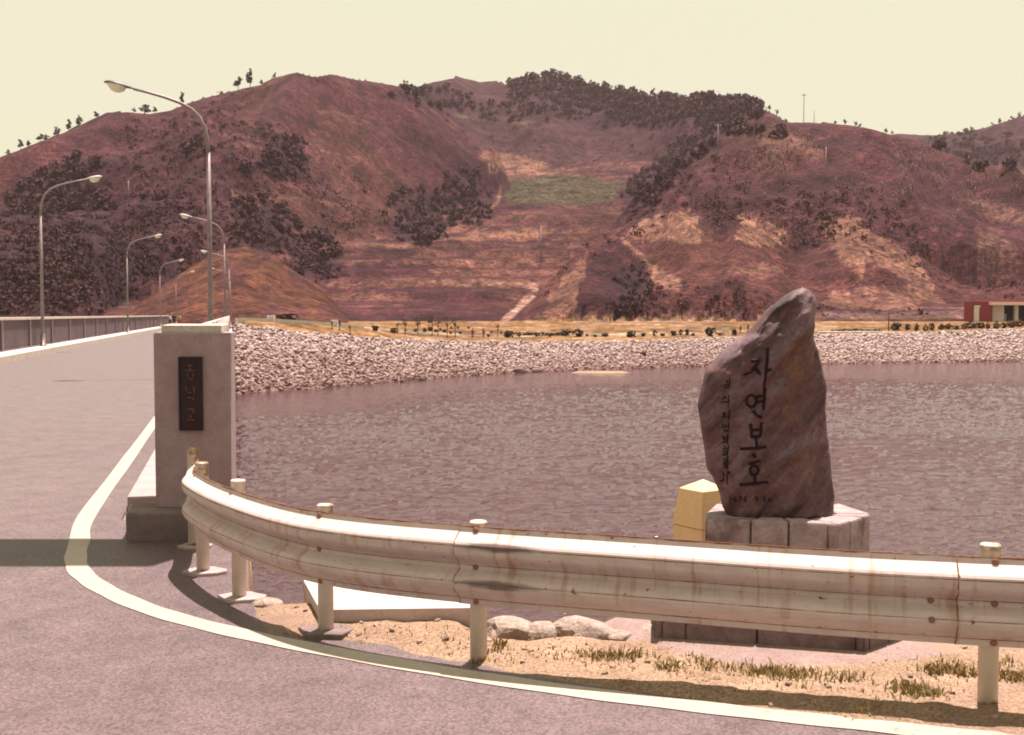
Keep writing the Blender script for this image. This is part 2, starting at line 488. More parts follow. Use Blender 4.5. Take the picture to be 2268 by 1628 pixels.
def make_riprap():
    t = NT('riprap_stone')
    at = t.new('ShaderNodeAttribute'); at.attribute_name = 'tone'
    v = t.world()
    f = t.noise(v, 3, 4, 0.7)
    info = t.new('ShaderNodeObjectInfo')
    col = t.ramp(at.outputs['Fac'], [(0.0, (0.16, 0.092, 0.082)), (0.5, (0.27, 0.190, 0.175)), (1.0, (0.38, 0.300, 0.285))])
    col = t.mix(0.4, col, t.ramp(f, [(0.3, 0.1), (0.7, 0.9)]), 'OVERLAY')
    return t.done(col, 0.92, t.bump(f, 0.5, 0.06), 0.25)
M['riprap'] = make_riprap()

# ------------------------------------------------------------------ hills and far shore
SHORE = [(525, 722, 872), (600, 730, 866), (700, 740, 860), (850, 752, 846), (1000, 757, 834), (1200, 759, 823), (1400, 756, 816),
         (1560, 751, 811), (1840, 742, 806), (2268, 730, 800), (2700, 724, 797)]
ZW = -4.9
sh_a, sh_yw, sh_yt, sh_zt = [], [], [], []
for px, pt, pw in SHORE:
    wv = G(px, pw, ZW)
    x, y, d = ray(px, pt)
    k = -d / y
    dz = (EYE - ZW - k * wv.y) / (1 + 2 * k)
    Yt = wv.y + 2 * dz
    sh_a.append(wv.x / wv.y); sh_yw.append(wv.y); sh_yt.append(Yt); sh_zt.append(ZW + dz)
# behind the bridge the shore carries on to the left
for a, yw, yt, zt in ((-0.26, 98, 108, 0.3), (-0.30, 104, 114, 0.0), (-0.36, 116, 126, 0.0), (-0.62, 122, 132, 0.0)):
    sh_a.insert(0, a); sh_yw.insert(0, yw); sh_yt.insert(0, yt); sh_zt.insert(0, zt)
sh_a, sh_yw, sh_yt, sh_zt = map(np.array, (sh_a, sh_yw, sh_yt, sh_zt))

BO = Vector((-2.40, 8.6, 0)); BT = Vector((-0.2385, 0.9711, 0)); BN = Vector((-0.9711, -0.2385, 0))
def BR(s, n, z=0.0):
    p = BO + BT * s + BN * n
    return Vector((p.x, p.y, z))

NC, NR = 940, 380
A = np.linspace(-0.60, 0.64, NC)
q = np.linspace(0, 1, NR)
Yq = np.concatenate([np.linspace(0, 0.09, 60)[:-1], 0.09 + 0.91 * np.linspace(0, 1, NR - 59) ** 1.45])
Yt_c = np.interp(A, sh_a, sh_yt); Zt_c = np.interp(A, sh_a, sh_zt)
YMAX = 1000.0
YY = Yt_c[None, :] + (YMAX - Yt_c[None, :]) * Yq[:, None]
AA = np.broadcast_to(A[None, :], YY.shape)
XX = AA * YY

def layer(crest, foot, power=1.0, back=0.7, zf=0.3, gully=6.0, wl=55.0, seed=1):
    """a hill seen as a crest line (picture x, picture y, distance) with a front slope from its foot"""
    ca, cy, cz = [], [], []
    for px, py, Y in crest:
        p = D(px, py, Y)
        ca.append(p.x / p.y); cy.append(Y); cz.append(p.z)
    Yc = np.interp(A, ca, cy); Zc = np.interp(A, ca, cz, left=-30, right=-30)
    if not isinstance(foot, (int, float)):
        fa = [D(px, 700, 100).x / 100 for px, _ in foot]
        foot = np.interp(A, fa, [f for _, f in foot])
    if zf == 'valley':
        ft = foot if not isinstance(foot, (int, float)) else np.full(NC, float(foot))
        zf = np.maximum(0.4 + 82 * np.clip((ft - 205) / 400, 0, 1) ** 1.22 - 1.5, 0.3)[None, :]
    t = (YY - foot) / (Yc[None, :] - foot)
    front = zf + (Zc[None, :] - zf) * np.clip(t, 0, 1) ** power
    amp = gully * np.clip(4 * t * (1 - t), 0, 1) ** 0.7 * np.clip((Zc[None, :] - zf) / 25, 0, 1)
    rn = fbm(XX / wl + seed * 3.1, YY / (wl * 1.8), 4, seed, True) - 0.62
    rn2 = fbm(XX / (wl * 2.1) + seed * 1.7, YY / (wl * 4.2), 3, seed + 200, True) - 0.62
    front = front + amp * (rn * 2.6 + rn2 * 3.4)
    cap = EYE + (Zc[None, :] - EYE) / Yc[None, :] * YY * 0.99
    front = np.minimum(front, np.where(t > .35, cap, 1e9))
    z = np.where(t > 1, Zc[None, :] - (YY - Yc[None, :]) * back, front)
    return np.where((t < 0) | (Zc[None, :] < -29), -40, z)

WALLX = [(523, 704), (560, 704.5), (600, 705.5), (657, 709), (700, 712), (741, 715.5), (775, 719), (804, 722)]
wa_, wz_ = [], []
for px, py in WALLX:
    x, y, d = ray(px, py)
    Yt = np.interp(x / y, sh_a, sh_yt) + 8.0
    wa_.append(x / y); wz_.append(EYE + d / y * Yt)
ZW_c = np.interp(A, wa_, wz_) - 0.30
ZW_c = np.where((A < wa_[0] - .004), Zt_c, ZW_c)
ZW_c = np.where(A > wa_[-1], Zt_c + (ZW_c[np.searchsorted(A, wa_[-1])] - np.interp(wa_[-1], sh_a, sh_zt)) * (1 - sstep(wa_[-1], wa_[-1] + .06, A)), ZW_c)
L = []
base = np.where(YY < 204, Zt_c[None, :] + (0.4 - Zt_c[None, :]) * sstep(0, 1, (YY - Yt_c[None, :]) / (204 - Yt_c[None, :])), 0.4)
dY = YY - Yt_c[None, :]
rise = Zt_c[None, :] + (ZW_c - Zt_c)[None, :] * sstep(0, 1, dY / 7.5)
rise = rise + (0.4 - rise) * sstep(9.5, 60, dY)
base = np.where(dY < 60, np.where((ZW_c - Zt_c)[None, :] > .02, rise, base), base)
# valley floor: rises gently in terraces towards the saddle
tv = np.clip((YY - 205) / 400, 0, 1)
zv = 0.4 + 82 * tv ** 1.22
zv = np.where(YY > 605, 82.4 + (YY - 605) * 0.06, zv)
stp = 3.4
zq = (zv + 9 * (fbm(XX / 60, YY / 80, 3, 21) - 0.5) + 2.5 * (fbm(XX / 300, zv / 7, 2, 22) - 0.5)) / stp
terr = (np.floor(zq) + sstep(0.62, 1.0, zq - np.floor(zq))) * stp
tb = sstep(0.05, 0.12, tv) * 0.75
zv = zv * (1 - tb) + terr * tb
zv = np.where(YY < 205, -40, zv)
L.append(('valley', zv))
L.append(('far', layer([(1700, 330, 900), (1900, 300, 900), (1990, 294, 900), (2080, 296, 900), (2150, 289, 880), (2200, 274, 860), (2268, 252, 840), (2400, 215, 840), (2700, 220, 840)], 500, 1.0, 0.5, 20, 14, 80, 3)))
L.append(('back', layer([(700, 260, 760), (860, 205, 790), (910, 190, 800), (960, 178, 800), (1010, 168, 800), (1060, 181, 800), (1100, 177, 800), (1140, 187, 790), (1180, 166, 780), (1220, 162, 780), (1270, 176, 770), (1330, 190, 750), (1400, 205, 720), (1470, 216, 690), (1520, 222, 650), (1570, 217, 620), (1640, 224, 590), (1700, 243, 560), (1760, 275, 540), (1900, 300, 540)], [(700, 480), (950, 590), (1380, 600), (1500, 540), (1700, 440)], 0.85, 0.5, 'valley', 14, 75, 4)))
L.append(('left', layer([(-500, 520, 470), (-200, 420, 470), (0, 347, 470), (60, 324, 470), (130, 298, 470), (200, 263, 470), (235, 246, 470), (280, 246, 470), (330, 250, 475), (380, 240, 480), (410, 226, 480), (470, 208, 485), (520, 197, 490), (580, 184, 490), (620, 165, 490), (655, 157, 490), (700, 168, 500), (735, 161, 510), (790, 173, 520), (850, 182, 535), (900, 192, 550), (960, 222, 560), (1040, 300, 560), (1100, 370, 550), (1130, 420, 540)], [(-500, 245), (600, 245), (740, 330), (900, 400), (1000, 440), (1100, 480), (1140, 500)], 0.92, 0.6, 'valley', 17, 78, 5)))
L.append(('spur', layer([(330, 430, 350), (380, 400, 360), (430, 380, 370), (500, 350, 385), (560, 308, 400), (641, 256, 415), (720, 238, 430), (790, 252, 440), (870, 292, 445), (950, 338, 452), (1040, 398, 460), (1105, 440, 485), (1120, 470, 490)], [(330, 230), (640, 250), (740, 296), (870, 335), (960, 365), (1040, 398), (1105, 465)], 0.95, 0.55, 'valley', 10, 60, 6)))
L.append(('low', layer([(-400, 480, 330), (-100, 455, 330), (60, 445, 330), (200, 462, 325), (330, 428, 320), (425, 410, 320), (520, 430, 315), (600, 466, 310), (660, 520, 300), (720, 590, 285), (770, 640, 270), (830, 690, 250)], [(-100, 185), (180, 190), (270, 238), (800, 238)], 0.9, 0.5, 0.3, 8, 42, 8)))
L.append(('mound', layer([(230, 720, 215), (290, 688, 220), (350, 640, 225), (420, 592, 230), (490, 552, 232), (540, 545, 234), (590, 556, 234), (650, 598, 232), (720, 640, 230), (770, 700, 225)], 165, 0.85, 0.6, 0.3, 3.0, 24, 9)))
L.append(('right', layer([(1330, 560, 380), (1365, 490, 390), (1400, 440, 400), (1450, 392, 405), (1520, 345, 410), (1590, 300, 415), (1650, 268, 420), (1700, 252, 420), (1740, 268, 420), (1790, 270, 420), (1840, 271, 420), (1900, 278, 420), (1960, 292, 420), (2020, 306, 415), (2100, 340, 410), (2200, 372, 400), (2268, 388, 395), (2450, 440, 390), (2750, 520, 380)], 268, 0.80, 0.5, 16, 12, 56, 10)))
L.append(('cut', layer([(1100, 725, 232), (1150, 690, 238), (1200, 640, 245), (1250, 588, 255), (1290, 548, 265), (1330, 520, 275), (1390, 492, 285), (1450, 466, 290), (1500, 462, 292), (1560, 490, 290), (1600, 505, 288), (1640, 478, 292), (1700, 478, 294), (1760, 505, 292), (1800, 490, 292), (1850, 478, 294), (1920, 486, 292), (1990, 520, 288), (2060, 575, 280), (2130, 632, 270), (2200, 640, 265), (2268, 625, 268), (2500, 600, 270), (2750, 600, 270)], [(1100, 205), (1300, 205), (2268, 208)], 0.62, 0.25, 0.4, 6.0, 30, 11)))
Z = base.copy(); ID = np.zeros(YY.shape, int)
names = ['park']
for nme, zl in L:
    names.append(nme)
    m = zl > Z
    ID[m] = len(names) - 1
    Z = np.maximum(Z, zl)
Z = Z + (fbm(XX / 9, YY / 9, 3, 30) - 0.5) * 1.5 * sstep(215, 280, YY)
Z = Z + (fbm(XX / 3, YY / 3, 2, 33) - 0.5) * 0.2
# the road across the bridge needs a level bed where it lands
RS = (XX - BO.x) * BT.x + (YY - BO.y) * BT.y
RN = (XX - BO.x) * BN.x + (YY - BO.y) * BN.y
cor = sstep(-1.6, -0.6, RN) * (1 - sstep(9.0, 11.0, RN)) * (1 - sstep(158, 170, RS))
Z = Z * (1 - cor) + np.minimum(Z, -0.15) * cor

PX, PY = pix(XX, YY, Z)
N1 = fbm(PX / 46, PY / 30, 4, 40); N2 = fbm(PX / 14, PY / 10, 3, 44)
def ell(cx, cy, rx, ry, rot=0.0, soft=0.35, n=0.55):
    c, s_ = math.cos(math.radians(rot)), math.sin(math.radians(rot))
    dx, dy = PX - cx, PY - cy
    e = np.sqrt(((dx * c + dy * s_) / rx) ** 2 + ((-dx * s_ + dy * c) / ry) ** 2)
    e = e + (N1 - 0.5) * n * 2 + (N2 - 0.5) * n
    return 1 - sstep(1 - soft, 1 + soft * 0.4, e)
def band(pts, wd, soft=0.5):
    """distance to a polyline in the picture of the hillside"""
    dmin = np.full(PX.shape, 1e9)
    for (x0, y0), (x1, y1) in zip(pts[:-1], pts[1:]):
        vx, vy = x1 - x0, y1 - y0
        t = np.clip(((PX - x0) * vx + (PY - y0) * vy) / (vx * vx + vy * vy), 0, 1)
        dmin = np.minimum(dmin, np.hypot(PX - x0 - t * vx, PY - y0 - t * vy))
    return 1 - sstep(wd * (1 - soft), wd * (1 + soft), dmin + (N2 - 0.5) * wd * 0.8)
idx = {n: i for i, n in enumerate(names)}
C = np.empty(YY.shape + (3,))
def put(col, mask):
    global C
    C = C * (1 - mask[..., None]) + np.array(col) * mask[..., None]
big = fbm(XX / 60, YY / 60, 4, 50)
def poly(pts, wob=10):
    wx, wy = (N1 - 0.5) * wob * 3 + (N2 - 0.5) * wob, (N2 - 0.5) * wob * 2
    x, y = PX + wx, PY + wy
    r_ = np.zeros(PX.shape, bool)
    for k in range(len(pts)):
        (ax, ay), (bx_, by_) = pts[k], pts[(k + 1) % len(pts)]
        r_ ^= ((ay > y) != (by_ > y)) & (x < (bx_ - ax) * (y - ay) / ((by_ - ay) or 1e-9) + ax)
    return r_.astype(float)
C[:] = np.array((0.076, 0.030, 0.033))
put((0.050, 0.020, 0.025), sstep(0.42, 0.62, big))
put((0.100, 0.046, 0.032), sstep(0.56, 0.72, fbm(XX / 34, YY / 80, 4, 53)) * 0.7)
is_ = lambda n: ID == idx[n]
put((0.046, 0.024, 0.030), np.where(is_('back') | is_('far'), 0.75, 0.0))
put((0.075, 0.040, 0.042), np.where(is_('back'), 0.6, 0) * sstep(300, 345, PY))
put((0.045, 0.019, 0.025), np.where(is_('low'), 0.75, 0.0) * (1 - sstep(560, 640, PX)))
put((0.125, 0.056, 0.030), np.where(is_('mound'), 0.9, 0.0) * (0.35 + 0.65 * sstep(0.38, 0.58, N1)))
put((0.095, 0.040, 0.031), np.where(is_('cut'), 0.8, 0.0) * (0.35 + 0.65 * sstep(0.42, 0.58, N2)))
put((0.092, 0.042, 0.036), np.where(is_('right'), 0.55, 0.0) * sstep(0.45, 0.62, N2))
put((0.052, 0.022, 0.026), np.where(is_('right'), 0.7, 0.0) * ell(1720, 430, 230, 55, 0))
# terraces
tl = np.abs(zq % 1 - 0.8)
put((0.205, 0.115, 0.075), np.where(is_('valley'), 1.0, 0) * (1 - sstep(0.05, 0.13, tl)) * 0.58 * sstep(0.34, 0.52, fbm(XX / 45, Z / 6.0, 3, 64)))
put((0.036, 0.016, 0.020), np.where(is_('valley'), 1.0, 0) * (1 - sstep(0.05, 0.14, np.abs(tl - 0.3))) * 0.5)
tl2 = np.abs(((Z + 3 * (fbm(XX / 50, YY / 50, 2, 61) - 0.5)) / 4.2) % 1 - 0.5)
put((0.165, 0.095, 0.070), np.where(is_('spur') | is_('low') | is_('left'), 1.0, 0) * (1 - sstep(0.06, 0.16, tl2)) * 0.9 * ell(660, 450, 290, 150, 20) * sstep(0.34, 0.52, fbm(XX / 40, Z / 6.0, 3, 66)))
# bare cuts, tracks and fields
hillm = np.where(is_('cut') | is_('right'), 1.0, 0)
SOIL = (0.265, 0.160, 0.100)
for pg, k in (([(1378, 519), (1428, 486), (1483, 471), (1523, 459), (1538, 486), (1563, 511), (1548, 541), (1493, 536), (1433, 534)], 1.0),
              ([(1626, 521), (1653, 469), (1683, 491), (1723, 496), (1763, 526), (1738, 541), (1683, 546), (1643, 536)], 1.0),
              ([(1813, 494), (1873, 479), (1918, 491), (1978, 541), (2033, 576), (2078, 631), (2063, 651), (1983, 606), (1923, 576), (1913, 621), (1858, 576), (1823, 526)], .8),
              ([(1808, 681), (1843, 646), (1933, 631), (2013, 631), (2083, 656), (2108, 690)], .6),
              ([(2163, 546), (2198, 560), (2215, 590), (2183, 576)], .7),
              ([(1183, 711), (1258, 606), (1313, 548), (1300, 576), (1290, 626), (1278, 716)], .55),
              ([(1433, 626), (1453, 591), (1513, 626), (1503, 646)], .8), ([(1600, 600), (1680, 580), (1740, 600), (1680, 620)], .35)):
    put(SOIL, hillm * poly(pg) * k * (0.55 + 0.45 * sstep(0.36, 0.6, N2)))
put((0.28, 0.17, 0.115), hillm * band([(1378, 530), (1413, 561), (1453, 606)], 5) * .8)
for pg in ([(1288, 626), (1333, 536), (1373, 531), (1433, 576), (1438, 646), (1358, 716), (1283, 721)], [(1533, 446), (1653, 466), (1613, 521), (1563, 506)], [(1753, 471), (1803, 496), (1793, 556), (1758, 521)]):
    put((0.042, 0.017, 0.022), hillm * poly(pg) * .8)
put((0.040, 0.018, 0.022), hillm * band([(1378, 512), (1428, 479), (1523, 453)], 4) * .8)
put((0.040, 0.018, 0.022), hillm * band([(1805, 487), (1873, 471), (1925, 482), (1990, 530)], 4) * .8)
for e in ((2220, 560, 60, 34, 40), (2240, 480, 90, 18, 20), (1720, 300, 90, 26, 5), (1780, 330, 60, 18, 25), (1600, 285, 40, 12, 0)):
    put((0.20, 0.12, 0.085), np.where(is_('right') | is_('cut'), 0.65, 0) * ell(*e))
for e in ((500, 425, 60, 10, 12), (400, 415, 60, 9, -8)):
    put((0.235, 0.13, 0.075), np.where(is_('low'), 0.9, 0) * ell(*e))
put((0.075, 0.062, 0.034), ell(1240, 420, 150, 36, 0, 0.2, 0.2) * np.where(is_('valley') | is_('back'), 0.95, 0))
put((0.200, 0.118, 0.070), ell(1140, 358, 80, 18, 12, 0.3, 0.3) * 0.8)
for yb in (372, 384):
    put((0.245, 0.150, 0.095), band([(1080, yb - 6), (1180, yb - 2), (1280, yb + 3)], 3) * 0.7)
put((0.085, 0.072, 0.036), band([(1010, 255), (1090, 268), (1180, 272)], 4) * 0.8)
put((0.24, 0.135, 0.085), band([(690, 577), (900, 580), (1240, 575)], 2.4) * 0.6)
put((0.24, 0.135, 0.085), band([(860, 545), (1000, 528), (1240, 512)], 3) * 0.55)
put((0.25, 0.145, 0.09), ell(1120, 520, 120, 14, -4) * np.where(is_('valley'), 0.7, 0))
put((0.36, 0.25, 0.175), band([(1105, 722), (1128, 700), (1158, 674), (1184, 650), (1186, 640), (1172, 633)], 7, 0.4))
put((0.30, 0.195, 0.135), band([(1172, 633), (1130, 629), (1060, 627), (980, 629)], 3.5, 0.4) * .8)
put((0.22, 0.13, 0.085), band([(1165, 634), (1080, 624), (900, 620), (820, 628)], 4) * 0.6)
put((0.25, 0.15, 0.095), band([(1110, 420), (1100, 450), (1040, 490), (960, 530)], 4) * 0.7)
# dark wooded hollows (the trees on them are built below)
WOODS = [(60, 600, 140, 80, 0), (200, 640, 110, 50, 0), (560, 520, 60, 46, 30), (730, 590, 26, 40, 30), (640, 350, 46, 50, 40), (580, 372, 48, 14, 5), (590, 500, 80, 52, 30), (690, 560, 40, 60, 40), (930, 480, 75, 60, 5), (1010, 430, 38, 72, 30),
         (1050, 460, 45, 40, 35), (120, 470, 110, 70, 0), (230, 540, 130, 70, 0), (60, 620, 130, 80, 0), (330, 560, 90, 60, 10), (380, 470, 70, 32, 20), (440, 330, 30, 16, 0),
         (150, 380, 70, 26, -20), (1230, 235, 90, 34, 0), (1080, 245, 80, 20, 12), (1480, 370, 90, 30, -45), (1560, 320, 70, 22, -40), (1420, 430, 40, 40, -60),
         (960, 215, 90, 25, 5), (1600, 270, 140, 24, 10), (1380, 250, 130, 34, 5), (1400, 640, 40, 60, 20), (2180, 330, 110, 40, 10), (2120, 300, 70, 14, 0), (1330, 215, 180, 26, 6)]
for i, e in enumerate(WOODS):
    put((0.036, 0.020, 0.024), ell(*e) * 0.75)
# the park strip in front of the hills
park = np.where(is_('park'), 1.0, 0)
put((0.215, 0.120, 0.052), park)
put((0.27, 0.170, 0.095), park * sstep(0.5, 0.62, N1) * 0.6)
put((0.37, 0.28, 0.19), park * band([(800, 724), (880, 733), (980, 738), (1090, 745), (1170, 744), (1700, 733), (1850, 726)], 2.5) * 0.8)
put((0.17, 0.115, 0.115), band([(1480, 706), (1560, 700), (1700, 695), (1850, 697), (2000, 696), (2130, 692)], 5) * 0.85)
put((0.26, 0.165, 0.095), band([(1300, 716), (1480, 712), (1700, 704), (1850, 706), (2000, 704), (2130, 702)], 4) * 0.8)

V = np.stack([XX, YY, Z], -1).reshape(-1, 3)
C = np.where((ID == 0)[..., None], C * np.array((0.95, 0.92, 0.95)), C * np.array((0.77, 0.64, 0.70)))
put((0.050, 0.044, 0.024), ell(1240, 420, 150, 36, 0, 0.2, 0.2) * np.where(is_('valley') | is_('back'), 0.85, 0))
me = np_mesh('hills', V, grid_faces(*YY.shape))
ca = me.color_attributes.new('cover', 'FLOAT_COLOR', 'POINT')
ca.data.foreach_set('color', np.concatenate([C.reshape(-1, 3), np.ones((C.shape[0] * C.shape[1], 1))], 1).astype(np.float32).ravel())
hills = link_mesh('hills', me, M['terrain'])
tag(hills, kind='structure')

SLOPE = (Z - EYE) / YY
RUN = np.maximum.accumulate(SLOPE, axis=0)
def on_hill(px, py):
    """the first point of the hills seen at a picture point"""
    x, y, d = ray(px, py)
    a, sl = x / y, d / y
    j = int(round((a - A[0]) / (A[1] - A[0])))
    if j < 0 or j >= NC: return None
    i = int(np.searchsorted(RUN[:, j], sl))
    if i >= NR: return None
    if i < 3: i = 3
    k = (sl - RUN[i - 1, j]) / max(RUN[i, j] - RUN[i - 1, j], 1e-9) if i > 3 else 0.0
    y = YY[i - 1, j] + (YY[i, j] - YY[i - 1, j]) * min(max(k, 0), 1)
    return Vector((a * y, y, float(np.interp(y, YY[:, j], Z[:, j]))))
def ground_z(X, Y):
    j = int(np.clip(round((X / Y - A[0]) / (A[1] - A[0])), 0, NC - 1))
    return float(np.interp(Y, YY[:, j], Z[:, j]))
def hid(p):
    j = int(np.clip(round((p.x / p.y - A[0]) / (A[1] - A[0])), 0, NC - 1))
    i = int(np.clip(np.searchsorted(YY[:, j], p.y), 0, NR - 1))
    return names[ID[i, j]]
def crest_at(px, lo=None):
    """highest seen point of the hills in a picture column"""
    x, y, d = ray(px, 300)
    j = int(np.clip(round((x / y - A[0]) / (A[1] - A[0])), 0, NC - 1))
    i = int(np.argmax(SLOPE[:, j]))
    return Vector((A[j] * YY[i, j], YY[i, j], Z[i, j]))

def clump_cloud(name, items, mat, per=40, seed=3, flat=0.0):
    """foliage: many leaf-clump faces spread through each crown (x, y, z, radius, height)"""
    r = np.random.default_rng(seed)
    P, R, H = np.array([i[:3] for i in items]), np.array([i[3] for i in items]), np.array([i[4] for i in items])
    n = len(items)
    u = r.normal(size=(n, per, 3)); u /= np.linalg.norm(u, axis=2, keepdims=True)
    rad = r.uniform(0.45, 1.0, (n, per, 1)) ** 0.6
    c = u * rad
    c[..., 2] = np.maximum(c[..., 2], -0.75)
    lop = 1 + 0.35 * np.sin(3 * np.arctan2(u[..., 1], u[..., 0]) + r.uniform(0, 6, (n, 1)))
    c = c * np.stack([R[:, None] * lop, R[:, None] * lop, np.broadcast_to(H[:, None] * 0.5, lop.shape)], -1)
    c = c + P[:, None, :] + np.stack([np.zeros(n), np.zeros(n), H * 0.5], -1)[:, None, :]
    sz = (R[:, None] * r.uniform(0.16, 0.34, (n, per)))[..., None]
    nrm = u + r.normal(size=u.shape) * 0.55; nrm /= np.linalg.norm(nrm, axis=2, keepdims=True)
    t1 = np.cross(nrm, r.normal(size=u.shape)); t1 /= np.linalg.norm(t1, axis=2, keepdims=True)
    t2 = np.cross(nrm, t1)
    V = np.stack([c + (-t1 - t2 * 0.6) * sz, c + (t1 - t2 * 0.7) * sz, c + (t1 * 0.5 + t2) * sz, c + (-t1 * 0.8 + t2 * 0.8) * sz], 2)
    V[..., 2] += r.normal(size=V.shape[:-1]) * sz * 0.25
    return np_mesh(name, V.reshape(-1, 3), np.arange(V.size // 3).reshape(-1, 4), False)

# woods in the hollows and scrub over the slopes: nobody could count them
wood, scrub = [], []
for (cx, cy, rx, ry, rot) in WOODS:
    n = int(rx * ry / 34)
    c, s_ = math.cos(math.radians(rot)), math.sin(math.radians(rot))
    for k in range(n):
        r_, th = math.sqrt(rnd.random()) * 1.08, rnd.uniform(0, 6.283)
        if rnd.random() < 0.25 * r_: continue
        dx, dy = r_ * math.cos(th) * rx, r_ * math.sin(th) * ry
        p = on_hill(cx + dx * c - dy * s_, cy + dx * s_ + dy * c)
        if p is None or p.z < 1.2 or p.y < 182 or hid(p) == 'mound': continue
        h = rnd.uniform(1.4, 3.9) * (1.1 if p.y > 480 else 0.8 if p.y > 300 else 0.42)
        wood.append((p.x, p.y, p.z - 0.5, h * rnd.uniform(0.42, 0.7), h))
for k in range(15000):
    px, py = rnd.uniform(-150, 2420), rnd.uniform(150, 712)
    p = on_hill(px, py)
    if p is None or p.z < 1.5 or p.y < 182: continue
    dens = float(fbm(np.array(p.x / 28), np.array(p.y / 40), 3, 70))
    if dens < 0.50 + 0.14 * rnd.random() or hid(p) in ('valley', 'mound', 'park') or (hid(p) == 'cut' and rnd.random() < .7): continue
    h = rnd.uniform(0.5, 1.5)
    scrub.append((p.x, p.y, p.z - 0.3, h * rnd.uniform(0.5, 0.9), h))
# pines thick along the far ridge
for k in range(420):
    px = rnd.uniform(1130, 1680)
    p = on_hill(px, rnd.uniform(165, 300) if rnd.random() < 0.5 else 0) if False else crest_at(px)
    h = rnd.uniform(3.0, 6.0)
    yy = p.y - rnd.uniform(0, 45)
    wood.append((p.x / p.y * yy, yy, ground_z(p.x / p.y * yy, yy) - 0.4, h * rnd.uniform(0.4, 0.6), h))
tag(link_mesh('hillside_woods', clump_cloud('hillside_woods', wood, None, 52, 5), M['bush']), 'dark low woods filling the hollows of the brown hills', 'woods', kind='stuff')
tag(link_mesh('hillside_scrub', clump_cloud('hillside_scrub', scrub, None, 14, 6), M['scrub']), 'dry brown scrub dotted over the bare hillsides', 'scrub', kind='stuff')

# pale dead stems and outcrops flecking the upper right slope
snag = MB()
for k in range(230):
    if k % 3: px, py = rnd.gauss(2080, 120), rnd.gauss(385, 55)
    else: px, py = rnd.gauss(1720, 45), rnd.gauss(345, 28)
    p = on_hill(px, py)
    if p is None or hid(p) not in ('right', 'far'): continue
    h = rnd.uniform(.8, 2.6); w_ = rnd.uniform(.10, .24)
    snag.tube([(p.x, p.y, p.z - .3), (p.x + rnd.uniform(-.2, .2), p.y, p.z + h * .6), (p.x + rnd.uniform(-.4, .4), p.y, p.z + h)], [w_, w_ * .8, w_ * .3], 5)
M['snag'] = flat_mat('bleached_wood', (0.20, 0.135, 0.12), 0.95, 0.2)
tag(snag.build('dead_stems', M['snag']), 'pale dead stems flecking the upper slope of the right hill', 'dead stems', kind='stuff')

# ------------------------------------------------------------------ haze: thin even air over the whole valley
hzm = bpy.data.materials.new('haze_air'); hzm.use_nodes = True
hn = hzm.node_tree.nodes; hn.remove(hn['Principled BSDF'])
pv = hn.new('ShaderNodeVolumePrincipled')
pv.inputs['Color'].default_value = (0.93, 0.70, 0.74, 1)
pv.inputs['Density'].default_value = 0.00010
pv.inputs['Anisotropy'].default_value = 0.0
hzm.node_tree.links.new(pv.outputs['Volume'], hn['Material Output'].inputs['Volume'])
b = MB(); b.box(-750, 800, -60, 1020, -10.5, float(Z.max()) + 14)
tag(b.build('haze', hzm), kind='stuff')

# ------------------------------------------------------------------ lake
la = np.linspace(-0.33, 0.56, 740)
ly = np.concatenate([np.linspace(5, 17, 30)[:-1], 17 * (190 / 17) ** np.linspace(0, 1, 640)])
LA, LY = np.meshgrid(la, ly)
LX = LA * LY
def swell(x, y, ang, lx, ly_, seed):
    c, s_ = math.cos(ang), math.sin(ang)
    return fbm((x * c + y * s_) / lx + 0.8 * fbm(x / 3.1, y / 2.3, 2, seed + 9), (-x * s_ + y * c) / ly_ + 0.8 * fbm(x / 2.7, y / 3.3, 2, seed + 17), 2, seed) - 0.5
patch = fbm(LX / 26, LY / 11, 3, 120)
rough_w = sstep(0.36, 0.60, patch)
wy = np.interp(LA, sh_a, sh_yw)
calm = sstep(0.62, 0.92, LY / wy)                       # sheltered strip under the far bank
amp = (0.75 + 0.95 * rough_w) * (1 - 0.75 * calm)
hgt = 0.105 * swell(LX, LY, 0.08, 0.50, 0.26, 121) + 0.06 * swell(LX, LY, -0.25, 0.36, 0.19, 122) + 0.09 * swell(LX, LY, 0.15, 2.0, 0.8, 123)
LZ = ZW + hgt * amp
me = np_mesh('lake', np.stack([LX, LY, LZ], -1).reshape(-1, 3), grid_faces(*LX.shape))
tag(link_mesh('lake', me, M['water']), kind='structure')

# ------------------------------------------------------------------ far revetment: earth slope under dumped stone
na = 260
aa = np.linspace(-0.33, 0.64, na)
yw, yt, zt = np.interp(aa, sh_a, sh_yw), np.interp(aa, sh_a, sh_yt), np.interp(aa, sh_a, sh_zt)
rows = []
for k in np.linspace(-0.35, 1.0, 14):
    y = yw + (yt - yw) * k
    rows.append(np.stack([aa * y, y, ZW + (zt - ZW) * k - 0.05], -1))
y = yt + 1.2
rows.append(np.stack([aa * y, y, zt - 0.35], -1))
Vr = np.array(rows)
me = np_mesh('revetment', Vr.reshape(-1, 3), grid_faces(15, na))
M['bank_earth'] = rough_mat('bank_earth', (0.17, 0.108, 0.098), (0.26, 0.18, 0.16), 1.0, None, 8, 0.5, 0.95, 0.2, 0.05, 'World')
rev = link_mesh('revetment', me, M['bank_earth'])
tag(rev, kind='structure')

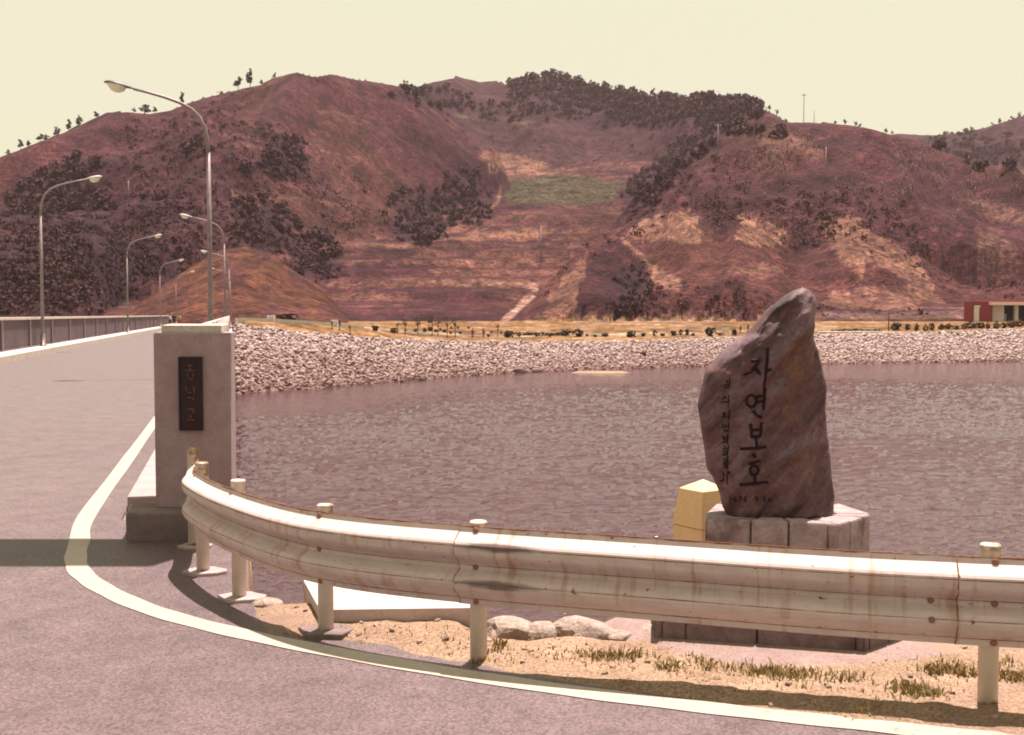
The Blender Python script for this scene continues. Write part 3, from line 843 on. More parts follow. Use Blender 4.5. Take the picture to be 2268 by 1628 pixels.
ICO = bmesh.new(); bmesh.ops.create_icosphere(ICO, subdivisions=1, radius=1)
ico_v = np.array([v.co[:] for v in ICO.verts]); ico_f = np.array([[v.index for v in f.verts] for f in ICO.faces]); ICO.free()
ico2 = bmesh.new(); bmesh.ops.create_icosphere(ico2, subdivisions=3, radius=1)
ico3_v = np.array([v.co[:] for v in ico2.verts]); ico3_f = np.array([[v.index for v in f.verts] for f in ico2.faces]); ico2.free()

def stone_shapes(n, r):
    """n lumpy angular stones"""
    V = np.broadcast_to(ico_v, (n,) + ico_v.shape).copy()
    V *= r.uniform(0.62, 1.12, (n, len(ico_v), 1))
    V *= r.uniform(0.7, 1.25, (n, 1, 3)) * np.array([1.1, 1.0, 0.72])
    th = r.uniform(0, 6.28, n); c, s_ = np.cos(th), np.sin(th)
    x, y_ = V[..., 0].copy(), V[..., 1].copy()
    V[..., 0] = x * c[:, None] - y_ * s_[:, None]; V[..., 1] = x * s_[:, None] + y_ * c[:, None]
    tl_ = r.normal(size=(n, 1)) * 0.35
    z = V[..., 2].copy(); V[..., 2] = z + V[..., 0] * tl_
    return V

nst = 28000
r = np.random.default_rng(11)
aS = r.uniform(-0.262, 0.52, nst); kS = r.uniform(-0.06, 1.02, nst)
ywS, ytS, ztS = np.interp(aS, sh_a, sh_yw), np.interp(aS, sh_a, sh_yt), np.interp(aS, sh_a, sh_zt)
yS = ywS + (ytS - ywS) * kS
P = np.stack([aS * yS, yS, ZW + (ztS - ZW) * kS], -1)
size = 0.11 + 0.24 * r.random(nst) ** 2.0
tone = np.clip(0.28 + 0.5 * kS + r.normal(size=nst) * 0.26, 0, 1)
tone = tone - 0.5 * (1 - sstep(0.0, 0.10, kS))
tone = np.clip(tone + 0.25 * sstep(0.1, 0.4, aS) - 0.15 * (1 - sstep(-0.2, -0.05, aS)) * (1 - kS), 0, 1)
SV = stone_shapes(nst, r)
order = np.argsort(-(size / yS))
big_i, rest = order[:240], order[240:]
Vs = SV[rest] * size[rest][:, None, None] + P[rest][:, None, :]
Fs = (ico_f[None] + (np.arange(len(rest)) * len(ico_v))[:, None, None]).reshape(-1, 3)
me = np_mesh('riprap', Vs.reshape(-1, 3), Fs, False)
ta = me.attributes.new('tone', 'FLOAT', 'POINT'); ta.data.foreach_set('value', np.repeat(tone[rest], len(ico_v)).astype(np.float32))
tag(link_mesh('riprap', me, M['riprap'], rev), kind='stuff')
proto_meshes = []
for k in range(10):
    me = np_mesh('stone', SV[k], ico_f, False)
    ta = me.attributes.new('tone', 'FLOAT', 'POINT'); ta.data.foreach_set('value', np.full(len(ico_v), 0.2 + 0.075 * k, np.float32))
    me.materials.append(M['riprap']); proto_meshes.append(me)
for i in big_i:
    k = int(np.clip((tone[i] - 0.2) / 0.075, 0, 9))
    o = bpy.data.objects.new('stone', proto_meshes[k]); COL.objects.link(o)
    o.parent = rev; o.location = P[i]; o.scale = (size[i],) * 3; o.rotation_euler = (0, 0, r.uniform(0, 6.28))

# sand spit and a few separate rocks at the far waterline
sp = MB()
cpt = G(1330, 826, ZW)
ring = [(cpt.x + 4.6 * math.cos(t) + 0.4 * math.sin(3 * t), cpt.y + 1.6 * math.sin(t), ZW - 0.3) for t in np.linspace(0, 2 * math.pi, 28)[:-1]]
inner = [(cpt.x + 2.6 * math.cos(t), cpt.y + 0.6 + 0.8 * math.sin(t), ZW + 0.16) for t in np.linspace(0, 2 * math.pi, 28)[:-1]]
n = 27
sp.add(ring + inner, [(i, (i + 1) % n, n + (i + 1) % n, n + i) for i in range(n)] + [tuple(range(n, 2 * n))], True)
tag(sp.build('sand_spit', M['sand']), kind='structure')

def lumpy(name, rx, ry, rz, seed, mat, parent=None, loc=None):
    r = np.random.default_rng(seed)
    v = ico3_v.copy()
    off = r.uniform(0, 50, 3)
    d = fbm(v[:, 0] * 1.3 + off[0] + v[:, 2], v[:, 1] * 1.3 + off[1] - v[:, 2] * 0.7, 4, seed) - 0.5
    for k in range(7):                                     # broken flat faces
        nrm = r.normal(size=3); nrm /= np.linalg.norm(nrm)
        h = v @ nrm; lim = r.uniform(0.55, 0.85)
        v -= np.outer(np.maximum(h - lim, 0) * 0.85, nrm)
    v = v * (1 + d[:, None] * 0.35) * np.array([rx, ry, rz])
    return link_mesh(name, np_mesh(name, v, ico3_f, False), mat, parent, loc)

for (px, py, rr) in ((1424, 783, .55), (1560, 806, .6), (1610, 808, .75), (1640, 806, .5), (1150, 826, .8), (1188, 824, .35), (932, 842, .55), (895, 846, .4)):
    wv = G(px, py, ZW)
    p = wv if py > 800 else D(px, py, float(np.interp(wv.x / wv.y, sh_a, sh_yw)) + 3.0)
    o = lumpy('rock', rr, rr * .8, rr * .6, int(px), M['trunk'], None, p)
    tag(o, 'dark rock on the pale stones of the far bank above the waterline' if py < 800 else 'dark rock at the far waterline, %s' % {1560: 'left of the three beside the monument', 1610: 'middle of the three beside the monument', 1640: 'closest to the monument', 1150: 'the wide one near the sand spit', 1188: 'small one just left of the sand spit', 932: 'right one of the left pair', 895: 'left one of the left pair'}.get(px, 'low on the stones'), 'rock', 'dark rocks along the far waterline')

# ------------------------------------------------------------------ road, bridge deck and its kerbs
def line_pts(pts): return [G(*p) for p in pts]
EDGE = line_pts([(548, 1322), (575, 1365), (600, 1398), (720, 1412), (850, 1432), (1000, 1462), (1150, 1488), (1350, 1520), (1500, 1543), (1700, 1571), (1900, 1594), (2268, 1634)])
near = [Vector((-1.95, 8.45, 0)), BR(0.35, 0.0), BR(0.35, 0.58), BR(0.35, 7.02), Vector((-12, 7.1, 0)), Vector((-45, 7.1, 0)), Vector((-45, -40, 0)), Vector((45, -40, 0)), Vector((45, 0.0, 0)), Vector((10, 3.5, 0))]
near += [p + Vector((0.0, 0.30 if i > 1 else 0.0, 0)) for i, p in reversed(list(enumerate(EDGE)))]
near += [Vector((-1.80, 7.7, 0))]
bm = bmesh.new()
vs = [bm.verts.new(p) for p in near]
for tri in tessellate_polygon([near]): bm.faces.new([vs[k] for k in tri])
f2 = bm.faces.new([vs[3], vs[2], bm.verts.new(BR(160, 0.58)), bm.verts.new(BR(160, 7.02))])
for f in bm.faces:
    f.normal_update()
    if f.normal.z < 0: f.normal_flip()
me = bpy.data.meshes.new('road'); bm.to_mesh(me); bm.free()
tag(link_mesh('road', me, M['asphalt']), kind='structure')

def catmull(pts, per=10):
    P_ = [pts[0]] + list(pts) + [pts[-1]]
    out = []
    for i in range(1, len(P_) - 2):
        a, b, c, d = P_[i - 1], P_[i], P_[i + 1], P_[i + 2]
        for k in range(per):
            t = k / per
            out.append(0.5 * ((2 * b) + (c - a) * t + (2 * a - 5 * b + 4 * c - d) * t * t + (3 * b - a - 3 * c + d) * t ** 3))
    out.append(pts[-1])
    return out

LN = [BR(150, 0.86), BR(80, 0.86), BR(40, 0.86), BR(20, 0.86), BR(8, 0.86), BR(3.5, 0.86), BR(0.6, 0.86)] + line_pts([(176, 1200), (168, 1230), (173, 1260), (200, 1287), (250, 1316), (322, 1347), (420, 1377), (550, 1408), (700, 1438), (880, 1471), (1080, 1504), (1300, 1536), (1500, 1561), (1700, 1584), (1900, 1605), (2100, 1626), (2400, 1652), (2900, 1690)])
cl = catmull(LN, 8)
lv, lf = [], []
for i, p in enumerate(cl):
    t = (cl[min(i + 1, len(cl) - 1)] - cl[max(i - 1, 0)]).normalized()
    nn = Vector((-t.y, t.x, 0))
    jw = 0.068 + 0.003 * math.sin(i * .7)
    lv += [p + nn * jw + Vector((0, 0, .004)), p - nn * jw + Vector((0, 0, .004))]
    if i: lf.append((2 * i - 2, 2 * i - 1, 2 * i + 1, 2 * i))
bm = bmesh.new()
vs = [bm.verts.new(v) for v in lv]
for f in lf: bm.faces.new([vs[i] for i in f])
bmesh.ops.recalc_face_normals(bm, faces=bm.faces[:])
if sum(f.normal.z for f in bm.faces) < 0: bmesh.ops.reverse_faces(bm, faces=bm.faces[:])
me = bpy.data.meshes.new('road_line'); bm.to_mesh(me); bm.free()
tag(link_mesh('road_line', me, M['line']), kind='structure')

def bridge_box(mb, s0, s1, n0, n1, z0, z1):
    return mb.prism([BR(s0, n1), BR(s0, n0), BR(s1, n0), BR(s1, n1)], z0, z1)

mb = MB()
for k in range(40):
    bridge_box(mb, 0.9 + k * 4, 0.9 + k * 4 + 3.985, 0.30, 0.58, -0.3, 0.10)
tag(mb.build('kerb', M['concrete'], bevel=0.015), kind='structure')
mb = MB()
for k in range(40):
    bridge_box(mb, k * 4, k * 4 + 3.985, 7.02, 7.90, -0.3, 0.24)
tag(mb.build('sidewalk', M['concrete_pale'], bevel=0.02), kind='structure')
# deck, girders and bents that carry it over the water
mb = MB()
bridge_box(mb, 0.4, 112, -0.25, 8.25, -0.75, -0.02)
for n0 in (0.5, 2.6, 4.7, 6.8): bridge_box(mb, 0.4, 112, n0, n0 + 0.55, -1.7, -0.74)
bridge = mb.build('bridge_deck', M['concrete_dark'])
tag(bridge, kind='structure')
for s in (22, 44, 66, 88):
    b = MB(); bridge_box(b, s - .5, s + .5, 0.2, 7.8, -2.4, -1.69)
    for n0 in (1.2, 6.0): bridge_box(b, s - .4, s + .4, n0, n0 + .8, -9, -2.39)
    b.build('bent', M['concrete_dark'], bridge)
mb = MB(); bridge_box(mb, -0.1, 0.38, -0.15, 8.6, -7, -0.03)
mb.build('abutment', M['concrete_dark'], bridge)

# parapets on both sides
par = empty('bridge_railing', BR(1.0, 0.0)); tag(par, 'pale pipe railing of the bridge starting right behind the plaque pillar', 'railing')
def part_at(mb, name, mat, parent, bevel=0.0):
    for i, v in enumerate(mb.v): mb.v[i] = (v[0] - parent.location.x, v[1] - parent.location.y, v[2] - parent.location.z)
    return mb.build(name, mat, parent, bevel=bevel)
def parapet(par, na, nb, s0, s1, zb, zt, cope_w):
    nm = (na + nb) / 2
    b = MB(); bridge_box(b, s0, s1, na, nb, zb, zb + 0.30); part_at(b, 'base_wall', M['bridge_wall'], par)
    b = MB(); bridge_box(b, s0, s1, nm - cope_w / 2, nm + cope_w / 2, zt - 0.11, zt); part_at(b, 'coping', M['concrete_pale'], par, 0.012)
    first = None
    s, k = s0, 0
    while s < s1 - 0.5:
        b = MB(); bridge_box(b, s, s + 0.30, nm - 0.16, nm + 0.16, zb + 0.30, zt - 0.11); part_at(b, 'parapet_post', M['bridge_wall'], par)
        s += 6.0; k += 1
    b = MB(); s = s0 + 0.3
    while s < s1 - 0.2:
        bridge_box(b, s, s + 0.10, nm - 0.09, nm + 0.09, zb + 0.30, zt - 0.11); s += 0.2
    o = part_at(b, 'balusters', M['bridge_wall'], par); o['kind'] = 'stuff'
b = MB(); bridge_box(b, 1.0, 108, -0.24, 0.28, -0.02, 0.30); part_at(b, 'base_wall', M['concrete_pale'], par, 0.01)
for z in (0.72, 1.12, 1.48):
    b = MB(); b.tube([BR(0.9, 0.0, z), BR(50, 0.0, z), BR(108, 0.0, z)], .035, 8); part_at(b, 'pipe_rail', M['lamp_pale'], par)
for k in range(36):
    b = MB(); b.tube([BR(2.2 + k * 3, 0.0, 0.28), BR(2.2 + k * 3, 0.0, 1.50)], .05, 8); part_at(b, 'railing_post', M['lamp_pale'], par)
par2 = empty('bridge_parapet', BR(0.0, 7.95)); tag(par2, 'long grey parapet behind the lamp posts on the left side of the road', 'parapet')
parapet(par2, 7.91, 8.25, 0.0, 150, -0.02, 1.50, 0.30)

# ------------------------------------------------------------------ plaque pillar at the bridge end
def skew(px0, px1, Y, depth, z0, z1, zt=None):
    """block whose front faces the camera and whose flanks follow the bridge"""
    x0, x1 = (px0 - 1134) / F * Y, (px1 - 1134) / F * Y
    k = BT.x / BT.y
    return [(x0, Y), (x1, Y), (x1 - 0.205 * depth, Y + depth), (x0 + k * depth, Y + depth)]
pil = empty('bridge_pillar', (-2.3, 8.2, 0)); tag(pil, 'tall grey stone bridge end pillar with a dark vertical name plaque', 'pillar')
M['pillar_base'] = rough_mat('pillar_base_stone', (0.135, 0.095, 0.100), (0.20, 0.148, 0.15), 5, (0.10, 0.078, 0.066), 90, 0.4, 0.9, 0.3, 0.006)
b = MB(); b.prism(skew(272, 528, 8.0, 0.42, 0, 0), -0.3, 0.20); part_at(b, 'plinth', M['pillar_base'], pil, 0.02)
M['pillar'] = rough_mat('pillar_granite', (0.245, 0.170, 0.182), (0.325, 0.238, 0.248), 9, None, 150, 0.5, 0.9, 0.3, 0.004, speck=0.4)
b = MB(); b.prism(skew(340, 510, 8.2, 0.85, 0, 0), 0.20, 1.467); shaft = part_at(b, 'shaft', M['pillar'], pil, 0.008)
b = MB(); b.prism(skew(358, 491, 8.42, 1.2, 0, 0), 1.467, 1.522); part_at(b, 'cap', M['concrete_pale'], pil, 0.006)
def pl(px, py, Y=8.2): return D(px, py, Y)
b = MB(); p0, p1 = pl(399, 953), pl(449, 790)
b.box(p0.x, p1.x, 8.178, 8.198, p0.z, p1.z)
plaque = part_at(b, 'plaque', M['plaque'], pil, 0.003)
b = MB()
for (x0, x1, z0, z1) in ((p0.x, p1.x, p1.z - .012, p1.z), (p0.x, p1.x, p0.z, p0.z + .012), (p0.x, p0.x + .012, p0.z + .012, p1.z - .012), (p1.x - .012, p1.x, p0.z + .012, p1.z - .012)):
    b.box(x0, x1, 8.172, 8.1779, z0, z1)
fr = MB(); fr.v, fr.f, fr.sm = b.v, b.f, b.sm
o = part_at(fr, 'plaque_frame', M['plaque'], pil); o.parent = plaque
# worn raised characters, one below another
b = MB()
cx, wz = (p0.x + p1.x) / 2, (p1.z - p0.z)
glyphs = [[((-.6, .7), (.6, .7)), ((0, .9), (0, .1)), ((-.7, .1), (.7, .1)), ((-.4, -.2), (-.4, -.9)), ((-.4, -.9), (.5, -.9)), ((.5, -.9), (.5, -.2))],
          [((-.6, .8), (-.6, .1)), ((-.6, .1), (.2, .1)), ((.6, .9), (.6, -.3)), ((-.5, -.5), (.5, -.5)), ((.5, -.5), (.5, -.9))],
          [((-.5, .8), (.5, .8)), ((.5, .8), (.4, .2)), ((0, .1), (0, -.4)), ((-.7, -.5), (.7, -.5))]]
for gi, gl in enumerate(glyphs):
    cz = p1.z - wz * (0.2 + 0.3 * gi)
    for (xa, za), (xb, zb) in gl:
        b.tube([(cx + xa * .045, 8.176, cz + za * .06), (cx + xb * .045, 8.176, cz + zb * .06)], .0075, 6)
o = part_at(b, 'raised_lettering', M['plaque_relief'], pil); o.parent = plaque

# ------------------------------------------------------------------ unseen overhead board, added and sized so its shadow band crosses the road
gh, gt, gw = 4.75, 1.75, 0.48
cot = math.cos(SUN_EL) / math.sin(SUN_EL)
gY = 7.16 + (gh + gt) * cot * math.cos(SUN_AZ)
gX = -2.12 + gh * cot * math.sin(SUN_AZ)
og = empty('overhead_shadow_board', (-11.4, gY + gw / 2, 0)); tag(og, 'unseen board on a post, added overhead to cast the dark band across the road', 'shadow board')
def ob(name, mat, x0, x1, y0, y1, z0, z1):
    b = MB(); b.box(x0, x1, y0, y1, z0, z1); return b.build(name, mat, og, bevel=.02)
ob('board', M['lamp_pale'], .4, gX + 11.4, -gw / 2, gw / 2, gh, gh + gt)
for z in (gh + .3, gh + gt - .5): ob('arm', M['metal_grey'], .12, .399, -.08, .08, z, z + .2)
b = MB(); b.tube([(0, 0, 0), (0, 0, gh + gt)], [.18, .15], 12); b.build('post', M['metal_grey'], og)

# ------------------------------------------------------------------ street lamps
def make_lamp(dark):
    root = empty('street_lamp', (0, 0, 0))
    H0 = 5.75
    b = MB(); b.tube([(0, 0, 0), (0, 0, 1.2), (0, 0, 3.2), (0, 0, H0)], [.085, .075, .066, .056], 12); b.build('pole', M['metal_grey'], root)
    arm = [(0, 0, H0), (-.03, 0, 6.1), (-.10, 0, 6.42), (-.24, 0, 6.70), (-.45, 0, 6.90), (-.75, 0, 7.05), (-1.15, 0, 7.18), (-1.6, 0, 7.29), (-2.0, 0, 7.37)]
    b = MB(); b.tube(arm, [.056, .054, .052, .05, .047, .044, .04, .037, .034], 10); b.build('arm', M['metal_grey'], root)
    b = MB(); b.tube([(0, 0, 0), (0, 0, .05), (0, 0, .051), (0, 0, .5), (0, 0, .55)], [.15, .15, .11, .10, .08], 12); b.build('base_sleeve', M['metal_grey'], root)
    # pod housing: half teardrop over a glass bowl, lying along the arm
    prof = [(0, .04), (.08, .07), (.2, .11), (.36, .155), (.55, .17), (.70, .14), (.80, .08), (.84, .02)]
    def pod(top, sc=1.0, drop=0.0):
        b = MB(); vs, fs = [], []
        nseg = 9
        for l, rr in prof:
            for k in range(nseg):
                th = math.pi * k / (nseg - 1)
                y = rr * sc * math.cos(th); z = rr * sc * math.sin(th) * (0.62 if top else -1.0)
                vs.append((-1.95 - l * math.cos(.2) , y, 7.36 + l * math.sin(.2) * .9 + z))
        for i in range(len(prof) - 1):
            for k in range(nseg - 1):
                fs.append((i * nseg + k, i * nseg + k + 1, (i + 1) * nseg + k + 1, (i + 1) * nseg + k))
        return b.add(vs, fs, True)
    b = pod(True)
    n0 = len(b.v)
    for i in range(len(prof) - 1):
        b.f.append((i * 9, (i + 1) * 9, (i + 1) * 9 + 8, i * 9 + 8)); b.sm.append(False)
    hd = b.build('lamp_head', M['lamp_dark'] if dark else M['lamp_pale'], root)
    prof = [(.24, .02), (.30, .12), (.40, .18), (.52, .20), (.64, .17), (.74, .06), (.77, .01)]
    pod(False).build('glass_bowl', M['glass'], hd)
    return root
lamp_dark, lamp_pale = make_lamp(True), make_lamp(False)
ang = math.atan2(BT.y, BT.x) - math.pi / 2
LAMPS = [('r', 29.8, 467, 'tall grey street lamp with a dark pod head, right behind the plaque pillar', True),
         ('r', 68.0, 499, 'grey street lamp further along the bridge, just to the right of the tallest lamp', False),
         ('r', 106.0, 509, 'third street lamp along the right parapet, mostly hidden by the two nearer poles', False),
         ('r', 144.0, 511, 'farthest street lamp on the right parapet, lost behind the nearer poles', False),
         ('l', 49.3, 95, 'street lamp leftmost in the photo, rising in front of the long left parapet', False),
         ('l', 85.4, 284, 'second street lamp of the left row, between the leftmost and the two small far ones', False),
         ('l', 123.9, 356, 'third street lamp of the left row, against the foot of the orange mound', False),
         ('l', 157.0, 391, 'smallest and farthest street lamp of the left row', False)]
for i, (side, Y, px, lab, dk) in enumerate(LAMPS):
    src = lamp_dark if dk else lamp_pale
    o = src if (dk or i == 1) else copy_tree(src)
    X = (px - 1134) / F * Y
    o.location = (X, Y, 0.30 if side == 'r' else 0.24)
    o.rotation_euler = (0, 0, ang if side == 'r' else ang + math.pi)
    o.scale = (0.92, 1, 0.958 if side == 'r' else 0.98)
    tag(o, lab, 'street lamp', 'street lamps along the bridge')

# ------------------------------------------------------------------ near bank: sandy verge down to the water
SHORE_N = [Vector((-30, 8.9, 0)), Vector((-3.2, 8.9, 0)), Vector((-2.02, 8.75, 0)), Vector((-1.90, 7.8, 0)), Vector((-1.66, 6.9, 0))] + [G(*p) for p in ((549, 1322), (600, 1338), (668, 1338))] + \
          [Vector((-0.6, 6.1, 0)), Vector((-0.22, 5.86, 0))] + [G(*p) for p in ((1095, 1408), (1180, 1412), (1260, 1408), (1350, 1416), (1440, 1412))] + \
          [Vector((.82, 6.0, 0)), Vector((0.80, 6.75, 0)), Vector((1.6, 7.0, 0)), Vector((2.6, 6.7, 0)), Vector((4, 6.1, 0)), Vector((8, 5.0, 0)), Vector((16, 3.0, 0)), Vector((40, 1.0, 0))]
def seg_dist(X, Y, pts):
    dmin = np.full(X.shape, 1e9)
    for p, q_ in zip(pts[:-1], pts[1:]):
        vx, vy = q_.x - p.x, q_.y - p.y
        t = np.clip(((X - p.x) * vx + (Y - p.y) * vy) / (vx * vx + vy * vy + 1e-12), 0, 1)
        dmin = np.minimum(dmin, np.hypot(X - p.x - t * vx, Y - p.y - t * vy))
    return dmin
def inside(X, Y, poly):
    r_ = np.zeros(X.shape, bool)
    n = len(poly)
    for i in range(n):
        a, b_ = poly[i], poly[(i + 1) % n]
        c = ((a.y > Y) != (b_.y > Y)) & (X < (b_.x - a.x) * (Y - a.y) / ((b_.y - a.y) if b_.y != a.y else 1e-9) + a.x)
        r_ ^= c
    return r_
gx = np.concatenate([np.arange(-3.2, 5.0, 0.04), np.arange(5.0, 14, 0.3)])
gy = np.concatenate([np.arange(3.3, 8.6, 0.035), np.arange(8.6, 19, 0.25)])
GX, GY = np.meshgrid(gx, gy)
land = inside(GX, GY, SHORE_N + [Vector((40, -20, 0)), Vector((-30, -20, 0))])
ds = seg_dist(GX, GY, SHORE_N)
EB = [Vector((-1.95, 8.6, 0)), Vector((-1.75, 7.4, 0))] + EDGE + [Vector((10, 3.3, 0)), Vector((40, -2, 0))]
sandside = inside(GX, GY, EB + [Vector((40, 30, 0)), Vector((-1.95, 30, 0))])
db = seg_dist(GX, GY, EB) * np.where(sandside, 1, -1)
nz = fbm(GX * 2.2, GY * 2.2, 4, 80) - 0.5
db2 = db + (fbm(GX * 5, GY * 5, 3, 82) - 0.5) * 0.16
zl = np.clip(db2 * 0.22, -0.05, 0.028) + nz * 0.045 * sstep(0, 0.3, db) + (fbm(GX * 11, GY * 11, 3, 83) - 0.5) * 0.022 * sstep(0, 0.15, db)
zw_ = -ds * 1.15 - fbm(GX * 1.5, GY * 1.5, 4, 85) * 0.4 * sstep(0, 0.6, ds)
zw_ = zw_ - 2.2 * sstep(0, 0.10, ds) * (1 - sstep(-1.25, -1.0, GX))
zl = zl - 0.05 * (1 - sstep(0, 0.12, ds)) * land
GZ = np.where(land, zl, np.minimum(zw_ - 0.03, 0.0))
GZ = np.maximum(GZ, -6.5)
me = np_mesh('sandy_verge', np.stack([GX, GY, GZ], -1).reshape(-1, 3), grid_faces(*GX.shape))
tag(link_mesh('sandy_verge', me, M['sand']), kind='structure')
def verge_z(x, y):
    j, i = int(np.argmin(np.abs(gx - x))), int(np.argmin(np.abs(gy - y)))
    return float(GZ[i, j])
bvh = None

# boulders along the lip of the bank
BD = [((1128, 1408), .17, .13, .105, 'pale boulder on the bank edge, just right of the guardrail post beside the slab'),
      ((1208, 1410), .11, .10, .075, 'small grey boulder between two larger pale ones on the bank edge'),
      ((1290, 1412), .19, .12, .085, 'long low pale boulder on the bank edge left of the monument'),
      ((1436, 1418), .10, .09, .06, 'pale stone tucked against the left end of the monument base'),
      ((1375, 1420), .08, .07, .04, 'low flat stone half buried between the long boulder and the monument'),
      ((585, 1340), .10, .07, .04, 'small sandy stone beside the corner of the concrete slab')]
for (p, rx, ry, rz, lab) in BD:
    g = G(*p)
    o = lumpy('boulder', rx, ry, rz, int(p[0]), M['boulder'], None, (g.x, g.y + 0.06, verge_z(g.x, g.y) + rz * 0.2))
    tag(o, lab, 'boulder', 'boulders along the near bank')
r = np.random.default_rng(21)
nb = 420
bx, by = r.uniform(-1.7, 9, nb), r.uniform(6.0, 14, nb)
ok = ~inside(bx, by, SHORE_N + [Vector((40, -20, 0)), Vector((-30, -20, 0))])
bx, by = bx[ok], by[ok]
bz = np.array([verge_z(x, y) for x, y in zip(bx, by)])
szs = r.uniform(.14, .34, len(bx))
keep = (bz < -0.45)
bx, by, bz, szs = bx[keep], by[keep], bz[keep], szs[keep]
SV2 = stone_shapes(len(bx), r)
Vs = SV2 * szs[:, None, None] + np.stack([bx, by, bz], -1)[:, None, :]
me = np_mesh('bank_stones', Vs.reshape(-1, 3), (ico_f[None] + (np.arange(len(bx)) * len(ico_v))[:, None, None]).reshape(-1, 3), False)
ta = me.attributes.new('tone', 'FLOAT', 'POINT'); ta.data.foreach_set('value', np.repeat(r.uniform(.2, .8, len(bx)), len(ico_v)).astype(np.float32))
tag(link_mesh('bank_stones', me, M['riprap']), 'loose stones lining the near bank down to the water', 'stones', kind='stuff')

# pebbles and crumbs in the sand
npb = 1500
pbx, pby = r.uniform(-1.6, 4.5, npb), r.uniform(3.6, 6.8, npb)
ok = inside(pbx, pby, SHORE_N + [Vector((40, -20, 0)), Vector((-30, -20, 0))]) & inside(pbx, pby, EB + [Vector((40, 30, 0)), Vector((-1.95, 30, 0))])
pbx, pby = pbx[ok], pby[ok]
pbz = np.array([verge_z(x, y) for x, y in zip(pbx, pby)])
szs = 0.005 + 0.020 * r.random(len(pbx)) ** 3
SV2 = stone_shapes(len(pbx), r)
Vs = SV2 * szs[:, None, None] + np.stack([pbx, pby, pbz + szs * .2], -1)[:, None, :]
tag(link_mesh('pebbles', np_mesh('pebbles', Vs.reshape(-1, 3), (ico_f[None] + (np.arange(len(pbx)) * len(ico_v))[:, None, None]).reshape(-1, 3), False), M['pebble']),
    'scattered pebbles and crumbs on the sandy verge', 'pebbles', kind='stuff')

def grass(name, spots, mat, label, h0, seed):
    r = np.random.default_rng(seed)
    V, n = [], 0
    for (x, y, rx, ry, cnt) in spots:
        for k in range(cnt):
            px_, py_ = x + r.normal() * rx, y + r.normal() * ry
            z = verge_z(px_, py_) - .005
            h = h0 * r.uniform(.45, 1.25); wd = r.uniform(.003, .0055)
            th, ln = r.uniform(0, 6.28), r.uniform(.1, .75)
            dx, dy = math.cos(th), math.sin(th)
            V += [(px_ - dy * wd, py_ + dx * wd, z), (px_ + dy * wd, py_ - dx * wd, z),
                  (px_ + dx * h * ln * .4 + dy * wd * .7, py_ + dy * h * ln * .4 - dx * wd * .7, z + h * .6), (px_ + dx * h * ln, py_ + dy * h * ln, z + h * (1 - .25 * ln))]
    me = np_mesh(name, np.array(V), np.arange(len(V)).reshape(-1, 4), False)
    return tag(link_mesh(name, me, mat), label, 'grass', kind='stuff')
def spot(px, py, rpx, cnt, rr=.032):
    g = G(px, py, 0.02); return (g.x, g.y, rpx / F * g.y, rr, int(cnt * .8))
SP = [spot(1330, 1455, 30, 90), spot(1390, 1455, 25, 110), spot(1480, 1478, 14, 80), spot(1600, 1478, 45, 90), spot(1690, 1492, 26, 150), spot(1760, 1500, 32, 230), spot(1870, 1508, 25, 90),
      spot(2095, 1490, 35, 190), spot(2150, 1497, 20, 90), spot(2010, 1530, 24, 130), spot(2050, 1543, 28, 190), spot(2250, 1508, 25, 160), spot(1105, 1430, 10, 50), spot(1100, 1440, 10, 30), spot(1560, 1470, 12, 40), spot(2230, 1470, 20, 40)]
grass('grass_tufts', SP, M['grass'], 'short green grass tufts sprouting in the sand by the monument', .045, 31)
SP2 = [spot(rnd.uniform(1080, 2300), rnd.uniform(1440, 1570), 50, 36, .05) for k in range(34)] + [spot(rnd.uniform(760, 1040), rnd.uniform(1400, 1440), 30, 14, .05) for k in range(8)]
grass('dry_grass', SP2, M['straw'], 'thin straw coloured grass over the sandy verge', .028, 32)

# ------------------------------------------------------------------ concrete slab left at the bank
sl = MB()
tp = [(-0.98, 5.73, .10), (-0.16, 5.83, .085), (-0.30, 6.35, .09), (-1.19, 6.37, .12)]
bt = [(-0.97, 5.77, -.12), (-0.17, 5.86, -.12), (-0.31, 6.38, -.12), (-1.17, 6.4, -.12)]
sl.add(tp + bt, [(0, 1, 2, 3), (7, 6, 5, 4), (4, 5, 1, 0), (5, 6, 2, 1), (6, 7, 3, 2), (7, 4, 0, 3)])
M['slab'] = rough_mat('slab_concrete', (0.40, 0.32, 0.31), (0.50, 0.42, 0.40), 4, None, 90, 0.2, 0.85, 0.3, 0.003, speck=0.15)
o = sl.build('concrete_slab', M['slab'], bevel=0.008)
tag(o, 'white topped concrete slab half buried at the bank behind the guardrail', 'slab')

# ------------------------------------------------------------------ ochre boundary post
post = empty('boundary_post', (1.085, 6.42, 0), math.radians(34)); tag(post, 'ochre painted stone post with a pyramid top, left of the monument', 'boundary post')
def sq(h): return [(-h, -h), (h, -h), (h, h), (-h, h)]
b = MB(); b.prism(sq(.118), -.1, .405); b.build('lower_block', M['yellow'], post, bevel=.006)
b = MB(); q0, q1 = sq(.123), sq(.096)
vs = [(x, y, .408) for x, y in q0] + [(x, y, .615) for x, y in q1] + [(0, 0, .668)]
b.add(vs, [(3, 2, 1, 0)] + [(i, (i + 1) % 4, 4 + (i + 1) % 4, 4 + i) for i in range(4)] + [(4 + i, 4 + (i + 1) % 4, 8) for i in range(4)])
b.build('tapered_top', M['yellow'], post, bevel=.004)

